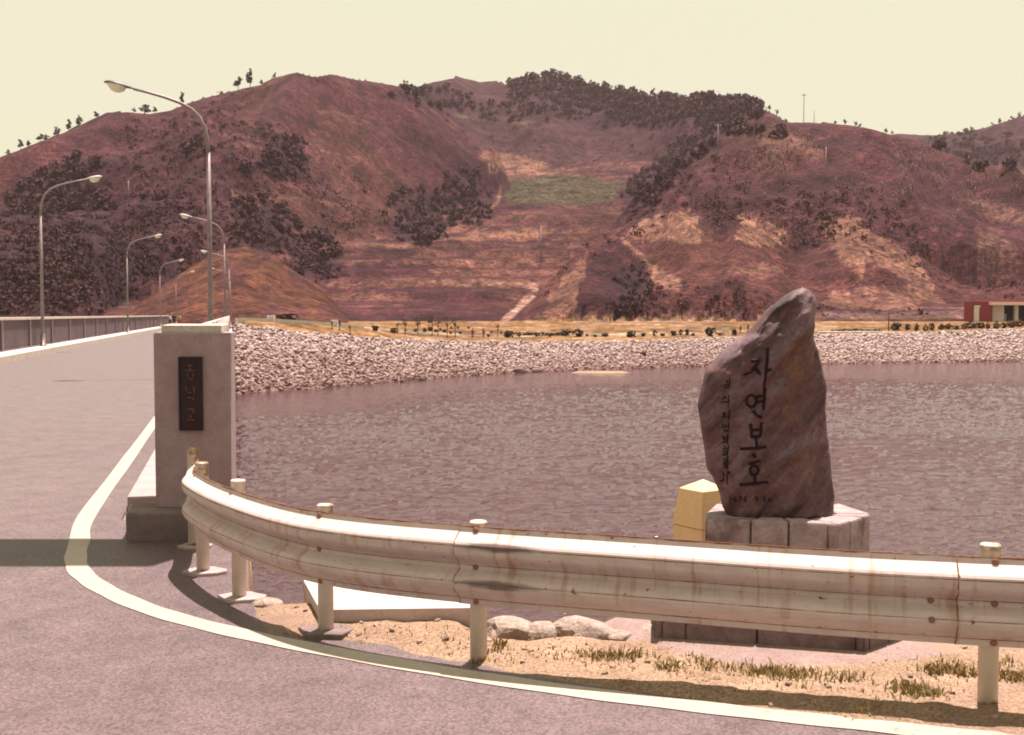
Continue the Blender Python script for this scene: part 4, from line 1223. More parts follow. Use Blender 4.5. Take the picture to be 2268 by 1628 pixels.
# ------------------------------------------------------------------ monument: rough rock on two courses of granite
mon = empty('plinth', (1.35, 5.75, 0)); tag(mon, 'two-tier granite plinth of squared blocks under the inscribed rock', 'plinth')
def ring_blocks(poly, splits, z0, z1, inset, mat, jit, seed, thick=.17):
    r = random.Random(seed)
    n = len(poly)
    cx, cy = sum(p[0] for p in poly) / n, sum(p[1] for p in poly) / n
    def inn(p):
        d = Vector((cx - p[0], cy - p[1])); L_ = d.length
        return (p[0] + d.x / L_ * thick, p[1] + d.y / L_ * thick)
    for i in range(n):
        a, b_ = poly[i], poly[(i + 1) % n]
        ia, ib = inn(a), inn(b_)
        ts = [0] + splits[i] + [1]
        ln = math.hypot(b_[0] - a[0], b_[1] - a[1])
        g = .0045 / ln
        for k in range(len(ts) - 1):
            t0, t1 = ts[k] + (g if k else 0.001), ts[k + 1] - (g if k < len(ts) - 2 else 0.001)
            lp = lambda p, q_, t: (p[0] + (q_[0] - p[0]) * t, p[1] + (q_[1] - p[1]) * t)
            dd = r.uniform(-jit, jit)
            nx, ny = (b_[1] - a[1]) / ln * dd, -(b_[0] - a[0]) / ln * dd
            A0, A1 = lp(a, b_, t0), lp(a, b_, t1)
            pts = [(A0[0] + nx, A0[1] + ny), (A1[0] + nx, A1[1] + ny), lp(ia, ib, t1), lp(ia, ib, t0)]
            m_ = MB(); m_.prism(pts, z0, z1 + r.uniform(-.004, .004))
            part_at(m_, 'granite_block', mat, mon, .011)
    c = MB(); c.prism([(p[0] + (cx - p[0]) * .05, p[1] + (cy - p[1]) * .05) for p in poly], z0, z1 - .012)
    part_at(c, 'mortar_core', M['mortar'], mon)
LOW = [(.685, 5.43), (1.626, 5.19), (2.16, 5.66), (2.0, 6.3), (1.0, 6.35), (.735, 5.85)]
UP = [(.972, 5.66), (1.598, 5.535), (1.85, 5.83), (1.78, 6.15), (1.12, 6.17), (1.01, 5.86)]
ring_blocks(LOW, [[.035, .155, .5, .965], [.06, .3, .62], [.5], [.4, .7], [.5], [.5]], -.1, .26, .0, M['granite_dark'], .004, 3)
ring_blocks(UP, [[.34, .635, .93], [.35, .75], [], [.5], [], []], .262, .575, .0, M['granite'], .005, 5)
# pale concrete apron spilling round the foot of the plinth
ap = MB(); apts = []
for k in range(40):
    t = 2 * math.pi * k / 40
    cxx, cyy = 1.42, 5.72
    apts.append((cxx + (0.98 + .05 * math.sin(5 * t) + rnd.uniform(-.02, .02)) * math.cos(t), cyy + (0.70 + .04 * math.cos(4 * t)) * math.sin(t) - .05))
ap.add([(x, y, -.03) for x, y in apts] + [(1.42 + (x - 1.42) * .86, 5.72 + (y - 5.72) * .86, .042) for x, y in apts] + [(1.42, 5.75, .05)],
       [(i, (i + 1) % 40, 40 + (i + 1) % 40, 40 + i) for i in range(40)] + [(40 + i, 40 + (i + 1) % 40, 80) for i in range(40)], True)
M['apron'] = rough_mat('apron_concrete', (0.19, 0.130, 0.118), (0.26, 0.185, 0.165), 5, (0.27, 0.175, 0.115), 80, 0.5, 0.95, 0.25, 0.008)
part_at(ap, 'apron', M['apron'], mon)

def rz_(zx, zy):     # picture point of the close-up of the rock
    return (1700 + zx / 2.034) * .8441, (700 + zy / 2.034) * .8441
SILL = [(430, 1330), (405, 1290), (390, 1220), (350, 1130), (315, 1080), (300, 950), (280, 830), (268, 740), (290, 640), (310, 560), (370, 480), (450, 410), (530, 360), (590, 290), (650, 220), (740, 150), (800, 117), (822, 112)]
SILR = [(970, 1335), (985, 1310), (992, 1240), (975, 1060), (970, 1000), (955, 850), (945, 760), (955, 640), (930, 540), (905, 450), (880, 390), (885, 280), (900, 200), (885, 155), (850, 118), (826, 112)]
YR = 5.84
Lx = np.array([(D(*rz_(*p), YR).z, D(*rz_(*p), YR).x) for p in SILL]); Rx = np.array([(D(*rz_(*p), YR).z, D(*rz_(*p), YR).x) for p in SILR])
z0, z1 = 0.571, Lx[-1, 0]
nr_, ns = 110, 96
V = []
for i in range(nr_ + 1):
    k = i / nr_
    z = z0 + (z1 - z0) * k
    xl, xr = np.interp(z, Lx[:, 0], Lx[:, 1]), np.interp(z, Rx[:, 0], Rx[:, 1])
    xc, hw = (xl + xr) / 2, max((xr - xl) / 2, .004)
    dep = 0.155 * min(1, (hw / .17) ** .55) * (1 - .25 * k)
    for j in range(ns):
        th = 2 * math.pi * j / ns
        c, s_ = math.cos(th), math.sin(th)
        x = math.copysign(abs(c) ** .62, c) * hw
        y = math.copysign(abs(s_) ** .80, s_) * dep
        V.append((xc + x, y, z))
V = np.array(V)
ex = V[:, 0] - 1.35; ez = V[:, 2]; side = np.where(V[:, 1] < 0, 0, 37)
# bedding that runs diagonally, broken ledges, and a turned right flank
dg = ex * .79 + ez * -.61; al = ex * .61 + ez * .79
d1 = fbm(dg * 9 + side, al * 2.2 + V[:, 1] * 2, 4, 90, True) - .6
d2 = fbm(ex * 5 + side, ez * 4 + V[:, 1] * 3, 4, 91) - .5
d3 = fbm(ex * 22 + side, ez * 22, 3, 92) - .5
flank = sstep(0.09, .30, ex - 0.06 * np.sin(ez * 4)) * .06
yy = V[:, 1]
yy = np.where(yy < 0, yy * (1 - flank / .12), yy)
V[:, 1] = yy + np.sign(yy) * np.minimum(np.abs(yy) / .05, 1) * (d1 * .060 + d2 * .055 + d3 * .012) 
V[:, 0] += (d2 * .012 + d3 * .006) * sstep(.08, .2, np.abs(ex))
V = np.concatenate([V, [[V[-1, 0], 0, z1 + .004], [1.35, 0, z0]]])
fq = []
for i in range(nr_):
    for j in range(ns):
        fq.append((i * ns + j, i * ns + (j + 1) % ns, (i + 1) * ns + (j + 1) % ns, (i + 1) * ns + j))
top, bot = (nr_ + 1) * ns, (nr_ + 1) * ns + 1
me = bpy.data.meshes.new('monument_rock')
me.from_pydata(V.tolist(), [], fq + [(nr_ * ns + j, nr_ * ns + (j + 1) % ns, top) for j in range(ns)] + [((j + 1) % ns, j, bot) for j in range(ns)])
me.polygons.foreach_set('use_smooth', [True] * len(me.polygons))
rock = link_mesh('monument_rock', me, M['rock'], None, (0, YR, 0))
tag(rock, 'tall leaning dark rock monument with painted vertical Korean lettering', 'monument')
bvh = BVHTree.FromPolygons(V.tolist(), [tuple(p.vertices) for p in me.polygons])
def on_rock(zx, zy):
    px, py = rz_(zx, zy)
    x, y, d = ray(px, py)
    o = Vector((0, -YR, EYE)); dr = Vector((x, y, d)).normalized()
    h = bvh.ray_cast(o, dr)
    if h[0] is None: return None
    return h[0] + h[1] * .0012
def strokes(name, segs, mat, wd):
    m_ = MB()
    for sg in segs:
        pts2 = []
        for (x0, y0), (x1, y1) in zip(sg[:-1], sg[1:]):
            nn = max(2, int(math.hypot(x1 - x0, y1 - y0) / 7))
            pts2 += [(x0 + (x1 - x0) * k / nn, y0 + (y1 - y0) * k / nn) for k in range(nn)]
        pts2.append(sg[-1])
        pts3 = [on_rock(*p) for p in pts2]
        pts3 = [p for p in pts3 if p is not None]
        if len(pts3) < 2: continue
        n = len(pts3)
        rad = [wd * (0.72 + .38 * math.sin(math.pi * (i + .6) / (n + .2)) + .22 * (i < 2)) for i in range(n)]
        m_.tube(pts3, rad, 6)
    # flatten the paint onto the stone
    return m_.build(name, mat, rock)
def circ(cx, cy, rx, ry, n=14): return [(cx + rx * math.cos(6.2832 * k / n - 1.6), cy + ry * math.sin(6.2832 * k / n - 1.6)) for k in range(n + 1)]
BIG = [[(552, 503), (578, 500), (600, 488)], [(598, 492), (575, 530), (548, 560), (512, 578)], [(572, 538), (588, 558), (602, 574)], [(640, 428), (636, 500), (628, 580), (618, 645)], [(630, 553), (660, 549)],
       circ(552, 716, 26, 32), [(582, 694), (612, 690)], [(582, 722), (614, 718)], [(624, 645), (622, 700), (616, 765)], [(562, 768), (574, 786), (588, 800)], [(590, 798), (608, 806)],
       [(548, 838), (551, 872), (552, 908)], [(606, 832), (603, 870), (600, 908)], [(552, 872), (602, 868)], [(552, 907), (600, 904)], [(578, 906), (578, 962)], [(494, 972), (560, 968), (632, 962)],
       [(560, 998), (578, 1018)], [(538, 1052), (570, 1044), (602, 1034)], circ(568, 1086, 22, 25), [(570, 1112), (572, 1148)], [(488, 1163), (560, 1158), (642, 1148)]]
for a_, b_ in ((0, 5), (5, 11), (11, 17), (17, 22)): strokes('painted_character', BIG[a_:b_], M['ink'], .0078)
SM = [[(436, 588), (436, 640)], [(422, 600), (422, 622)], [(404, 632), (436, 630)], [(410, 645), (436, 644)],
      [(408, 690), (394, 712)], [(408, 690), (420, 704)], [(390, 722), (436, 720)], [(432, 684), (428, 752)],
      [(396, 782), (416, 780)], [(414, 782), (394, 806)], [(406, 792), (418, 806)], [(434, 764), (430, 822)], [(430, 795), (442, 794)],
      circ(406, 850, 9, 10, 9), [(418, 852), (428, 850)], [(432, 832), (428, 880)], [(404, 872), (428, 880)],
      [(402, 900), (403, 924)], [(422, 898), (422, 924)], [(402, 912), (422, 911)], [(402, 924), (422, 924)], [(428, 890), (426, 950)], [(398, 938), (430, 936)],
      [(408, 956), (416, 962)], [(398, 972), (426, 968)], circ(412, 986, 8, 8, 9), [(396, 1004), (428, 1000)], [(430, 950), (424, 1020)],
      circ(412, 1030, 9, 9, 9), [(400, 1050), (424, 1046)], circ(414, 1064, 8, 8, 9), [(428, 1014), (424, 1084)],
      [(404, 1094), (404, 1120)], [(424, 1090), (422, 1160)], [(384, 1146), (410, 1138)], [(404, 1126), (402, 1146)], [(434, 1090), (434, 1110)]]
for a_, b_ in ((0, 4), (4, 8), (8, 13), (13, 17), (17, 23), (23, 28), (28, 32), (32, 37)): strokes('small_character', SM[a_:b_], M['ink'], .0031)
DT = [[(440, 1226), (440, 1252)], circ(462, 1238, 8, 10, 9), [(468, 1240), (466, 1254)], [(484, 1228), (500, 1228)], [(500, 1228), (492, 1254)], circ(520, 1233, 7, 7, 8), circ(520, 1247, 8, 7, 8), [(543, 1250), (546, 1252)],
      [(572, 1228), (584, 1230)], [(584, 1230), (578, 1240)], [(578, 1240), (586, 1250)], [(602, 1250), (605, 1252)], [(622, 1228), (624, 1254)], [(644, 1230), (646, 1254)], [(656, 1240), (668, 1250)]]
for a_, b_ in ((0, 1), (1, 3), (3, 5), (5, 7), (7, 8), (8, 11), (11, 12), (12, 13), (13, 15)): strokes('faded_character', DT[a_:b_], M['ink_faint'], .0030)

# ------------------------------------------------------------------ guardrail
PB = [(430, 1212), (450, 1270), (530, 1327), (722, 1405), (1060, 1463), (2187, 1565)]
PG = [G(*p) for p in PB] + [Vector((4.05, 4.05, 0)), Vector((6.15, 3.42, 0)), Vector((8.25, 2.75, 0))]
PT = [.69, .69, .675, .655, .65, .67, .67, .67, .67]
gr = empty('guardrail', (0, 5.2, 0)); tag(gr, 'rusty white steel guardrail curving from the pillar along the road edge', 'guardrail')
for i, (p, h) in enumerate(zip(PG, PT)):
    b = MB(); b.lathe([(.0395, -.12), (.0395, h - .012), (.0405, h - .010), (.0405, h - .003), (.037, h + .001), (.012, h + .002)], 20)
    o = b.build('guardrail_post', M['post'], gr, (p.x, p.y - 5.2, 0))
# footing pads under the first posts
pads = [(0, .115, .018, 'concrete'), (1, .128, .022, 'concrete'), (2, .13, .020, 'concrete'), (3, .15, .030, 'concrete_dark'), (5, .06, .012, 'concrete_dark')]
for i, rr, h, mt in pads:
    b = MB(); p = PG[i]
    n = 12 if i != 3 else 5
    pts = [(rr * (1 + .12 * math.sin(2.3 * k + i)) * math.cos(2 * math.pi * k / n + .3), rr * .8 * (1 + .1 * math.cos(3.1 * k)) * math.sin(2 * math.pi * k / n + .3)) for k in range(n)]
    b.prism(pts, -.06, h)
    b.build('footing', M[mt], gr, (p.x + .01, p.y - 5.2, 0), bevel=.008)
# path of the beam: in front of the posts, nearer the road
def off(i, d):
    a = PG[max(i - 1, 0)]; c = PG[min(i + 1, len(PG) - 1)]
    t = (c - a).normalized(); nn = Vector((t.y, -t.x, 0))
    if nn.y > 0 or (i < 2 and nn.x > 0): nn = -nn
    return PG[i] + nn * d
path = [Vector((-2.135, 7.70, 0)), Vector((-2.045, 7.33, 0)), off(1, .042), off(2, .042), off(3, .040), off(4, .040), PG[4] + (PG[5] - PG[4]) * .5 + Vector((-.005, -.055, 0)), off(5, .042), off(6, .042), off(7, .042), off(8, .042)]
pth = catmull(path, 14)
PROF = [(.000, .362), (.004, .345), (.006, .335), (.060, .298), (.067, .288), (.069, .265), (.066, .242), (.058, .230), (.018, .200), (.008, .186), (.006, .176), (.010, .164), (.056, .136), (.066, .124), (.069, .102), (.064, .084), (.056, .072), (.010, .032), (.002, .018), (.000, .000)]
# arc positions along the profile, for rust lines at the folds
arc = [0]
for a, c in zip(PROF[:-1], PROF[1:]): arc.append(arc[-1] + math.hypot(a[0] - c[0], a[1] - c[1]))
def zbase(t):          # the rail sits a touch lower where the bank settles
    return .268 + .006 * math.sin(t * 2.2)
dl = [0]
for a, c in zip(pth[:-1], pth[1:]): dl.append(dl[-1] + (c - a).length)
def beam(u0, u1, lift, name):
    us = [u0] + [u for u in dl if u0 + .01 < u < u1 - .01] + [u1]
    X_ = np.interp(us, dl, [p.x for p in pth]); Y_ = np.interp(us, dl, [p.y for p in pth])
    m_ = MB(); n = len(PROF); uv = []
    for side in (0, 1):
        for i, u in enumerate(us):
            i0, i1 = max(i - 1, 0), min(i + 1, len(us) - 1)
            t = Vector((X_[i1] - X_[i0], Y_[i1] - Y_[i0], 0)).normalized()
            nn = Vector((t.y, -t.x, 0))
            for (o_, z), s_ in zip(PROF, arc):
                k = o_ + lift - side * .005
                m_.v.append((X_[i] + nn.x * k, Y_[i] + nn.y * k - 5.2, zbase(u) + z))
                uv.append((u, s_))
    tot = len(us) * n
    for i in range(len(us) - 1):
        for j in range(n - 1):
            f = (i * n + j, i * n + j + 1, (i + 1) * n + j + 1, (i + 1) * n + j)
            m_.f.append(f); m_.f.append(tuple(tot + q_ for q_ in reversed(f)))
        for j in (0, n - 1):
            a, b_ = i * n + j, (i + 1) * n + j
            m_.f.append((a, b_, tot + b_, tot + a) if j == 0 else (b_, a, tot + a, tot + b_))
    for i in (0, len(us) - 1):
        for j in range(n - 1):
            a, b_ = i * n + j, i * n + j + 1
            m_.f.append((b_, a, tot + a, tot + b_) if i == 0 else (a, b_, tot + b_, tot + a))
    m_.sm = [False] * len(m_.f)
    me = m_.mesh(name)
    ul = me.uv_layers.new(name='run')
    for lp in me.loops: ul.data[lp.index].uv = uv[lp.vertex_index]
    bm = bmesh.new(); bm.from_mesh(me); bmesh.ops.recalc_face_normals(bm, faces=bm.faces[:])
    for f in bm.faces: f.smooth = True
    for e in bm.edges:
        if e.calc_face_angle(0) > .28: e.smooth = False
    bm.to_mesh(me); bm.free()
    return link_mesh(name, me, M['rail'], gr)
def u_at_px(px):
    best = min(range(len(pth)), key=lambda i: abs(pix(pth[i].x, pth[i].y, .45)[0] - px))
    return dl[best]
uA, uB = u_at_px(1010), u_at_px(2160)
beam(0, uA + .12, 0, 'rail_beam')
beam(uA, uB, .011, 'rail_beam')
beam(uB - .02, dl[-1], .018, 'rail_beam')
def seam(u, lift):
    i = min(range(len(pth)), key=lambda k: abs(dl[k] - u)); i = max(i, 1)
    t = (pth[i] - pth[i - 1]).normalized(); nn = Vector((t.y, -t.x, 0))
    x = np.interp(u, dl, [p.x for p in pth]); y = np.interp(u, dl, [p.y for p in pth])
    pts = []
    for k, (o_, z) in enumerate(PROF):
        c = Vector((x, y, zbase(u) + z)) + nn * (o_ + lift) + t * (.003 * math.sin(k * 1.9))
        pts.append(c - Vector((0, 5.2, 0)))
    m_ = MB(); m_.tube(pts, [.0022 + .0016 * abs(math.sin(k * 2.7)) for k in range(len(pts))], 5); m_.build('rusty_seam', M['bolt'], gr)
seam(uA, .008); seam(uB - .02, .015)
# bolts at the posts
def bolt(u, z, o_, lift):
    i = int(np.searchsorted(dl, u)); i = min(max(i, 1), len(pth) - 1)
    t = (pth[i] - pth[i - 1]).normalized(); nn = Vector((t.y, -t.x, 0))
    x = np.interp(u, dl, [p.x for p in pth]); y = np.interp(u, dl, [p.y for p in pth])
    c = Vector((x, y, zbase(u) + z)) + nn * (o_ + lift)
    m_ = MB(); m_.tube([(0, 0, 0), tuple(nn * .006), tuple(nn * .009)], [.014, .013, .006], 10, smooth=False)
    m_.build('bolt', M['bolt'], gr, c - Vector((0, 5.2, 0)))
for i, lift in ((3, 0), (4, .011), (5, .018)):
    u = dl[min(range(len(pth)), key=lambda k: (pth[k] - off(i, .05)).length)]
    for z, o_ in ((.345, .004), (.176, .006), (.016, .002)): bolt(u + .01, z, o_, lift)
for z, o_ in ((.176, .006), (.110, .066)): bolt(uB - .12, z, o_, .011)

# ------------------------------------------------------------------ far bank: low wall, planting, building, people
wall = empty('low_wall', D(523, 712, 110)); tag(wall, 'low white wall along the grassy crest beyond the bridge', 'wall')
WP = [(523, 704), (560, 704.5), (600, 705.5), (657, 709), (700, 712), (741, 715.5), (775, 719), (804, 722)]
wp = []
for i, (px, py) in enumerate(WP):
    x, y, d = ray(px, py)
    p = D(px, py, float(np.interp(x / y, sh_a, sh_yt)) + 8.6); wp.append(p)
for a, c in zip(wp[:-1], wp[1:]):
    m_ = MB(); d = (c - a); nn = Vector((-d.y, d.x, 0)).normalized() * .14
    vs = [a - nn, c - nn, c + nn, a + nn]
    m_.add([(v.x, v.y, v.z - 1.6) for v in vs] + [tuple(v) for v in vs], [(3, 2, 1, 0), (4, 5, 6, 7), (0, 1, 5, 4), (1, 2, 6, 5), (2, 3, 7, 6), (3, 0, 4, 7)])
    part_at(m_, 'wall_segment', M['white'], wall)
for k in (2, 5):
    p = wp[k]; m_ = MB(); m_.box(p.x - .35, p.x + .35, p.y - .3, p.y + .3, p.z - 1.5, p.z + .32); part_at(m_, 'wall_post', M['white'], wall, .03)

def make_shrub_mesh(name, seed, per=90):
    return clump_cloud(name, [(0, 0, -.06, .5, 1.0)], None, per, seed)
shr = [make_shrub_mesh('foliage', 100 + k) for k in range(4)]
for k, m_ in enumerate(shr): m_.materials.append(M['shrub'] if k < 3 else M['shrub_brown'])
def shrub(px, py, wpx, hpx, kind=0, label='', group=None, cat='shrub', name='shrub'):
    p = on_hill(px, py)
    if p is None: return
    s_ = p.y / F
    o = bpy.data.objects.new(name, shr[kind % 4]); COL.objects.link(o)
    o.location = p; o.scale = (wpx * s_, wpx * s_ * .9, hpx * s_); o.rotation_euler = (0, 0, rnd.uniform(0, 6))
    tag(o, label, cat, group)
gA = 'round shrubs in the park on the far bank'
lab = 'small dark round shrub planted in the golden grass of the far bank'
for i, (px, py, wd, h) in enumerate([(920, 735, 9, 8), (898, 734, 6, 5), (941, 735, 10, 9), (953, 734, 13, 11), (965, 736, 9, 8), (975, 732, 7, 6), (984, 736, 10, 8), (999, 728, 6, 5), (1014, 728, 6, 5), (1038, 728, 7, 5),
        (998, 740, 6, 6), (1020, 740, 7, 6), (1082, 746, 8, 6), (1088, 738, 6, 5), (1110, 739, 6, 5), (1150, 746, 7, 6), (1188, 746, 7, 6), (1218, 746, 8, 6), (1300, 745, 7, 6), (1318, 747, 8, 7), (1340, 746, 16, 9),
        (1425, 745, 11, 9), (1450, 744, 10, 14), (1467, 745, 10, 8), (1492, 744, 14, 13), (1508, 742, 9, 14), (1522, 742, 9, 14), (1535, 744, 9, 7), (1596, 743, 15, 7), (1627, 743, 12, 15), (1657, 738, 8, 5), (1676, 741, 8, 5), (1868, 736, 9, 6)]):
    shrub(px, py, wd, h, i % 3, lab, gA)
shrub(831, 733, 16, 14, 0, 'larger round dark shrub, leftmost of the pair below the end of the white wall', gA)
shrub(872, 738, 18, 13, 1, 'larger round dark shrub, right one of the pair below the end of the white wall', gA)
shrub(1125, 747, 23, 16, 2, 'large round dark shrub at the left end of the low hedge', gA)
shrub(1252, 743, 26, 14, 0, 'broad dark shrub at the right end of the low hedge', gA)
shrub(1279, 746, 26, 20, 1, 'big spreading shrub just right of the hedge on the far bank', gA)
shrub(1397, 747, 22, 15, 2, 'rounded dark shrub alone between the hedge and the rock top', gA)
shrub(1573, 744, 24, 21, 0, 'tall dark bush of the row, nearest left of the monument rock', gA)
shrub(632, 712, 52, 20, 1, 'wide dark bush growing over the white wall beyond the bridge')
shrub(1984, 732, 24, 20, 0, 'dark bush beside the lone thin post right of the monument rock')
gB = 'brown shrubs by the red building'
for i, (px, py, wd, h) in enumerate([(2010, 732, 12, 16), (2030, 733, 12, 18), (2050, 733, 14, 14), (2064, 732, 12, 18), (2085, 730, 18, 14), (2100, 729, 18, 13), (2118, 730, 14, 10), (2136, 729, 14, 12), (2150, 727, 26, 16), (2170, 727, 24, 14), (2188, 728, 14, 14), (2206, 728, 14, 16), (2222, 727, 16, 14), (2240, 726, 18, 18), (2258, 724, 20, 18), (2280, 724, 22, 18)]):
    shrub(px, py, wd, h, 3 if i % 3 else 1, 'scruffy brown shrub below the red building, %s from the left of its row' % ORD[i], gB)
# clipped hedges
def hedge(px0, px1, py, hpx, label):
    a, c = on_hill(px0, py), on_hill(px1, py)
    n = int((c - a).length / .45)
    items = []
    for k in range(n + 1):
        p = a.lerp(c, k / n)
        hh = hpx * p.y / F
        items.append((p.x, p.y, ground_z(p.x, p.y) - .1, .42, hh * rnd.uniform(.85, 1.1)))
    o = link_mesh('hedge', clump_cloud('hedge', items, None, 26, int(px0)), M['shrub'])
    tag(o, label, 'hedge')
hedge(1143, 1246, 743, 9, 'long low clipped hedge on the far bank, left of centre')
hedge(1845, 1948, 735, 7, 'narrow dark hedge in a pale bed right of the monument rock')
# kerb of the pale bed
a, c = on_hill(1818, 738), on_hill(1962, 736)
m_ = MB(); m_.prism([(a.x, a.y), (c.x, c.y), (c.x, c.y + 3.4), (a.x, a.y + 3.4)], min(a.z, c.z) - .3, max(a.z, c.z) + .12)
tag(m_.build('planting_bed', M['concrete_pale']), 'pale raised planting bed edging round the narrow hedge', 'planting bed')
p = on_hill(1607, 742); m_ = MB()
m_.box(-.45, .45, -.12, .12, .35, 1.0).box(-.4, -.3, -.06, .06, -.3, .35).box(.3, .4, -.06, .06, -.3, .35)
tag(m_.build('sign_board', M['white'], None, p, bevel=.02), 'small white board among the shrubs left of the monument rock', 'sign')

# young staked trees
def sapling(px, py, hpx, label):
    p = on_hill(px, py)
    if p is None: return
    h = hpx * p.y / F
    root = empty('young_tree', p); tag(root, label, 'young tree', 'bare young trees on the far bank')
    b = MB(); b.tube([(0, 0, -.2), (.03, 0, h * .5), (0, .02, h * .8)], [.055, .045, .025], 6)
    for k in range(9):
        z = h * rnd.uniform(.4, .78); th = rnd.uniform(0, 6.28); l = h * rnd.uniform(.1, .2)
        b.tube([(0, 0, z), (math.cos(th) * l, math.sin(th) * l, z + l * 1.2)], [.022, .01], 4, False)
    b.build('trunk', M['trunk'], root)
    me = clump_cloud('crown', [(0, 0, h * .4, h * .16, h * .6)], None, 26, int(px)); me.materials.append(M['shrub_brown'])
    o = link_mesh('crown', me, None, root)
    V_ = o.data.vertices
for n_, (px, py, h) in enumerate(sorted(((880, 738, 26), (897, 742, 46), (925, 742, 44), (957, 745, 50), (970, 744, 42), (990, 748, 52), (1008, 746, 48), (1102, 746, 32), (735, 730, 22), (752, 732, 26), (775, 735, 22), (950, 732, 34)))):
    sapling(px, py, h, 'thin bare young tree on the grassy far bank, %s from the left' % ORD[n_])
p = on_hill(1968, 733); b = MB(); b.tube([(0, 0, -.3), (0, 0, 3.2)], [.09, .07], 8)
tag(b.build('wooden_post', M['trunk'], None, p), 'lone thin wooden post on the far bank right of the monument rock', 'post')

# red and white building
bY = 200.0
bl, brr = D(2135, 712, bY), D(2400, 712, bY)
zg = bl.z
sx = bY / F
bd = empty('park_building', (bl.x, bY, zg)); tag(bd, 'low red and white park building at the right edge of the far bank', 'building')
def bb(name, mat, x0, x1, y0, y1, z0, z1, par=None, bev=0.0):
    b = MB(); b.box(x0 * sx, x1 * sx, y0, y1, z0 * sx, z1 * sx)
    o = b.build(name, mat, par or bd, bevel=bev); return o
redw = bb('red_wall', M['red'], 15, 63, 0, 3, -12, 44)
dr_ = bb('door', M['white'], 22, 33, -.06, -.004, 0, 32, redw)
bb('door_frame', M['concrete'], 20.5, 22, -.1, -.004, 0, 34, redw)
bb('lintel', M['white'], 22.2, 35, -.16, -.061, 32.2, 35.5, redw)
bb('white_wall', M['white'], 63.3, 95, 1.2, 8, -12, 36)
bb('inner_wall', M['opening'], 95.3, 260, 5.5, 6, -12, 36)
bb('column', M['white'], 119, 127, 1.2, 1.9, -12, 36)
bb('column', M['white'], 170, 178, 1.2, 1.9, -12, 36)
bb('column', M['white'], 225, 233, 1.2, 1.9, -12, 36)
bb('canopy', M['white'], 54, 262, -.9, 8.2, 36.2, 43)
bb('roof', M['red'], 70, 262, 1, 8, 43.1, 48)
bb('floor_slab', M['concrete'], 63.3, 262, -.5, 5.4, -12, .5)
# white person-sized shape in the opening is a plain sign standing there
bb('notice_board', M['white'], 106, 110, 3.0, 3.1, .6, 17)

# utility poles on the hills
def upole(px, ptop, pbase, Y, label, cross=True, mat='metal_grey', rad=.13):
    t = D(px, ptop, Y); bse = D(px, pbase, Y)
    zb = ground_z(bse.x, Y)
    root = empty('utility_pole', (bse.x, Y, zb)); tag(root, label, 'utility pole', 'utility poles on the hills')
    b = MB(); b.tube([(0, 0, -1), (0, 0, t.z - zb)], [rad, rad * .7], 8); b.build('pole', M[mat], root)
    if cross:
        b = MB(); b.box(-.8, .8, -.08, .08, t.z - zb - .7, t.z - zb - .5); b.build('crossarm', M[mat], root)
        for x in (-.7, .7): 
            b = MB(); b.lathe([(.07, t.z - zb - .5), (.09, t.z - zb - .35), (.03, t.z - zb - .22)], 6, x, 0); b.build('insulator', M['white'], root)
def hill_Y(px, py):
    p = on_hill(px, py); return p.y if p is not None else 420
upole(1780, 207, 270, 418, 'tall pole with a dark crossarm on the skyline of the right hill', True, 'trunk')
upole(1803, 242, 282, 415, 'thin pale pole just right of the tall skyline pole', False)
upole(1590, 274, 342, hill_Y(1590, 342), 'pale pole standing on the wooded shoulder of the right hill')
upole(1829, 325, 395, hill_Y(1829, 395), 'pale pole in the middle of the right hillside', False)
upole(1531, 395, 470, hill_Y(1531, 470), 'dark pole above the left bare cut of the right hill', False, 'trunk')
upole(1198, 500, 580, hill_Y(1198, 580), 'thin pale pole on the valley terraces', False)
upole(285, 400, 452, hill_Y(285, 452), 'faint pale pole on the left hillside above the second lamp', False)

# pines on the skyline
tree_m = []
for k in range(5):
    items = []
    r_ = random.Random(200 + k)
    for j in range(5 + k % 3):
        items.append((r_.uniform(-.22, .22), r_.uniform(-.22, .22), .28 + .12 * j * (0.9), r_.uniform(.13, .24) * (1.15 - j * .1), r_.uniform(.14, .22)))
    crown = clump_cloud('crown', [(a_, b_, c_, d_ * 1.15, e_ * 1.3) for a_, b_, c_, d_, e_ in items], None, 60, 300 + k); crown.materials.append(M['pine'])
    b = MB(); b.tube([(0, 0, -.05), (r_.uniform(-.03, .03), 0, .4), (r_.uniform(-.06, .06), 0, .85)], [.035, .026, .012], 6)
    for j in range(4):
        th = r_.uniform(0, 6.28); z = r_.uniform(.3, .7); b.tube([(0, 0, z), (.2 * math.cos(th), .2 * math.sin(th), z + .1)], [.014, .006], 4)
    tr = b.mesh('trunk'); tr.materials.append(M['trunk']); tree_m.append((crown, tr))
def tree(px, hpx, wf, k, label, group, dY=0.0):
    p = crest_at(px)
    Y = p.y - dY; X = p.x / p.y * Y
    z = ground_z(X, Y); h = hpx * Y / F
    root = empty('pine_tree', (X, Y, z - .1)); root.scale = (h * wf, h * wf, h); root.rotation_euler = (0, 0, rnd.uniform(0, 6))
    tag(root, label, 'tree', group)
    link_mesh('crown', tree_m[k % 5][0], None, root); link_mesh('trunk', tree_m[k % 5][1], None, root)
gl = 'pines along the left skyline'
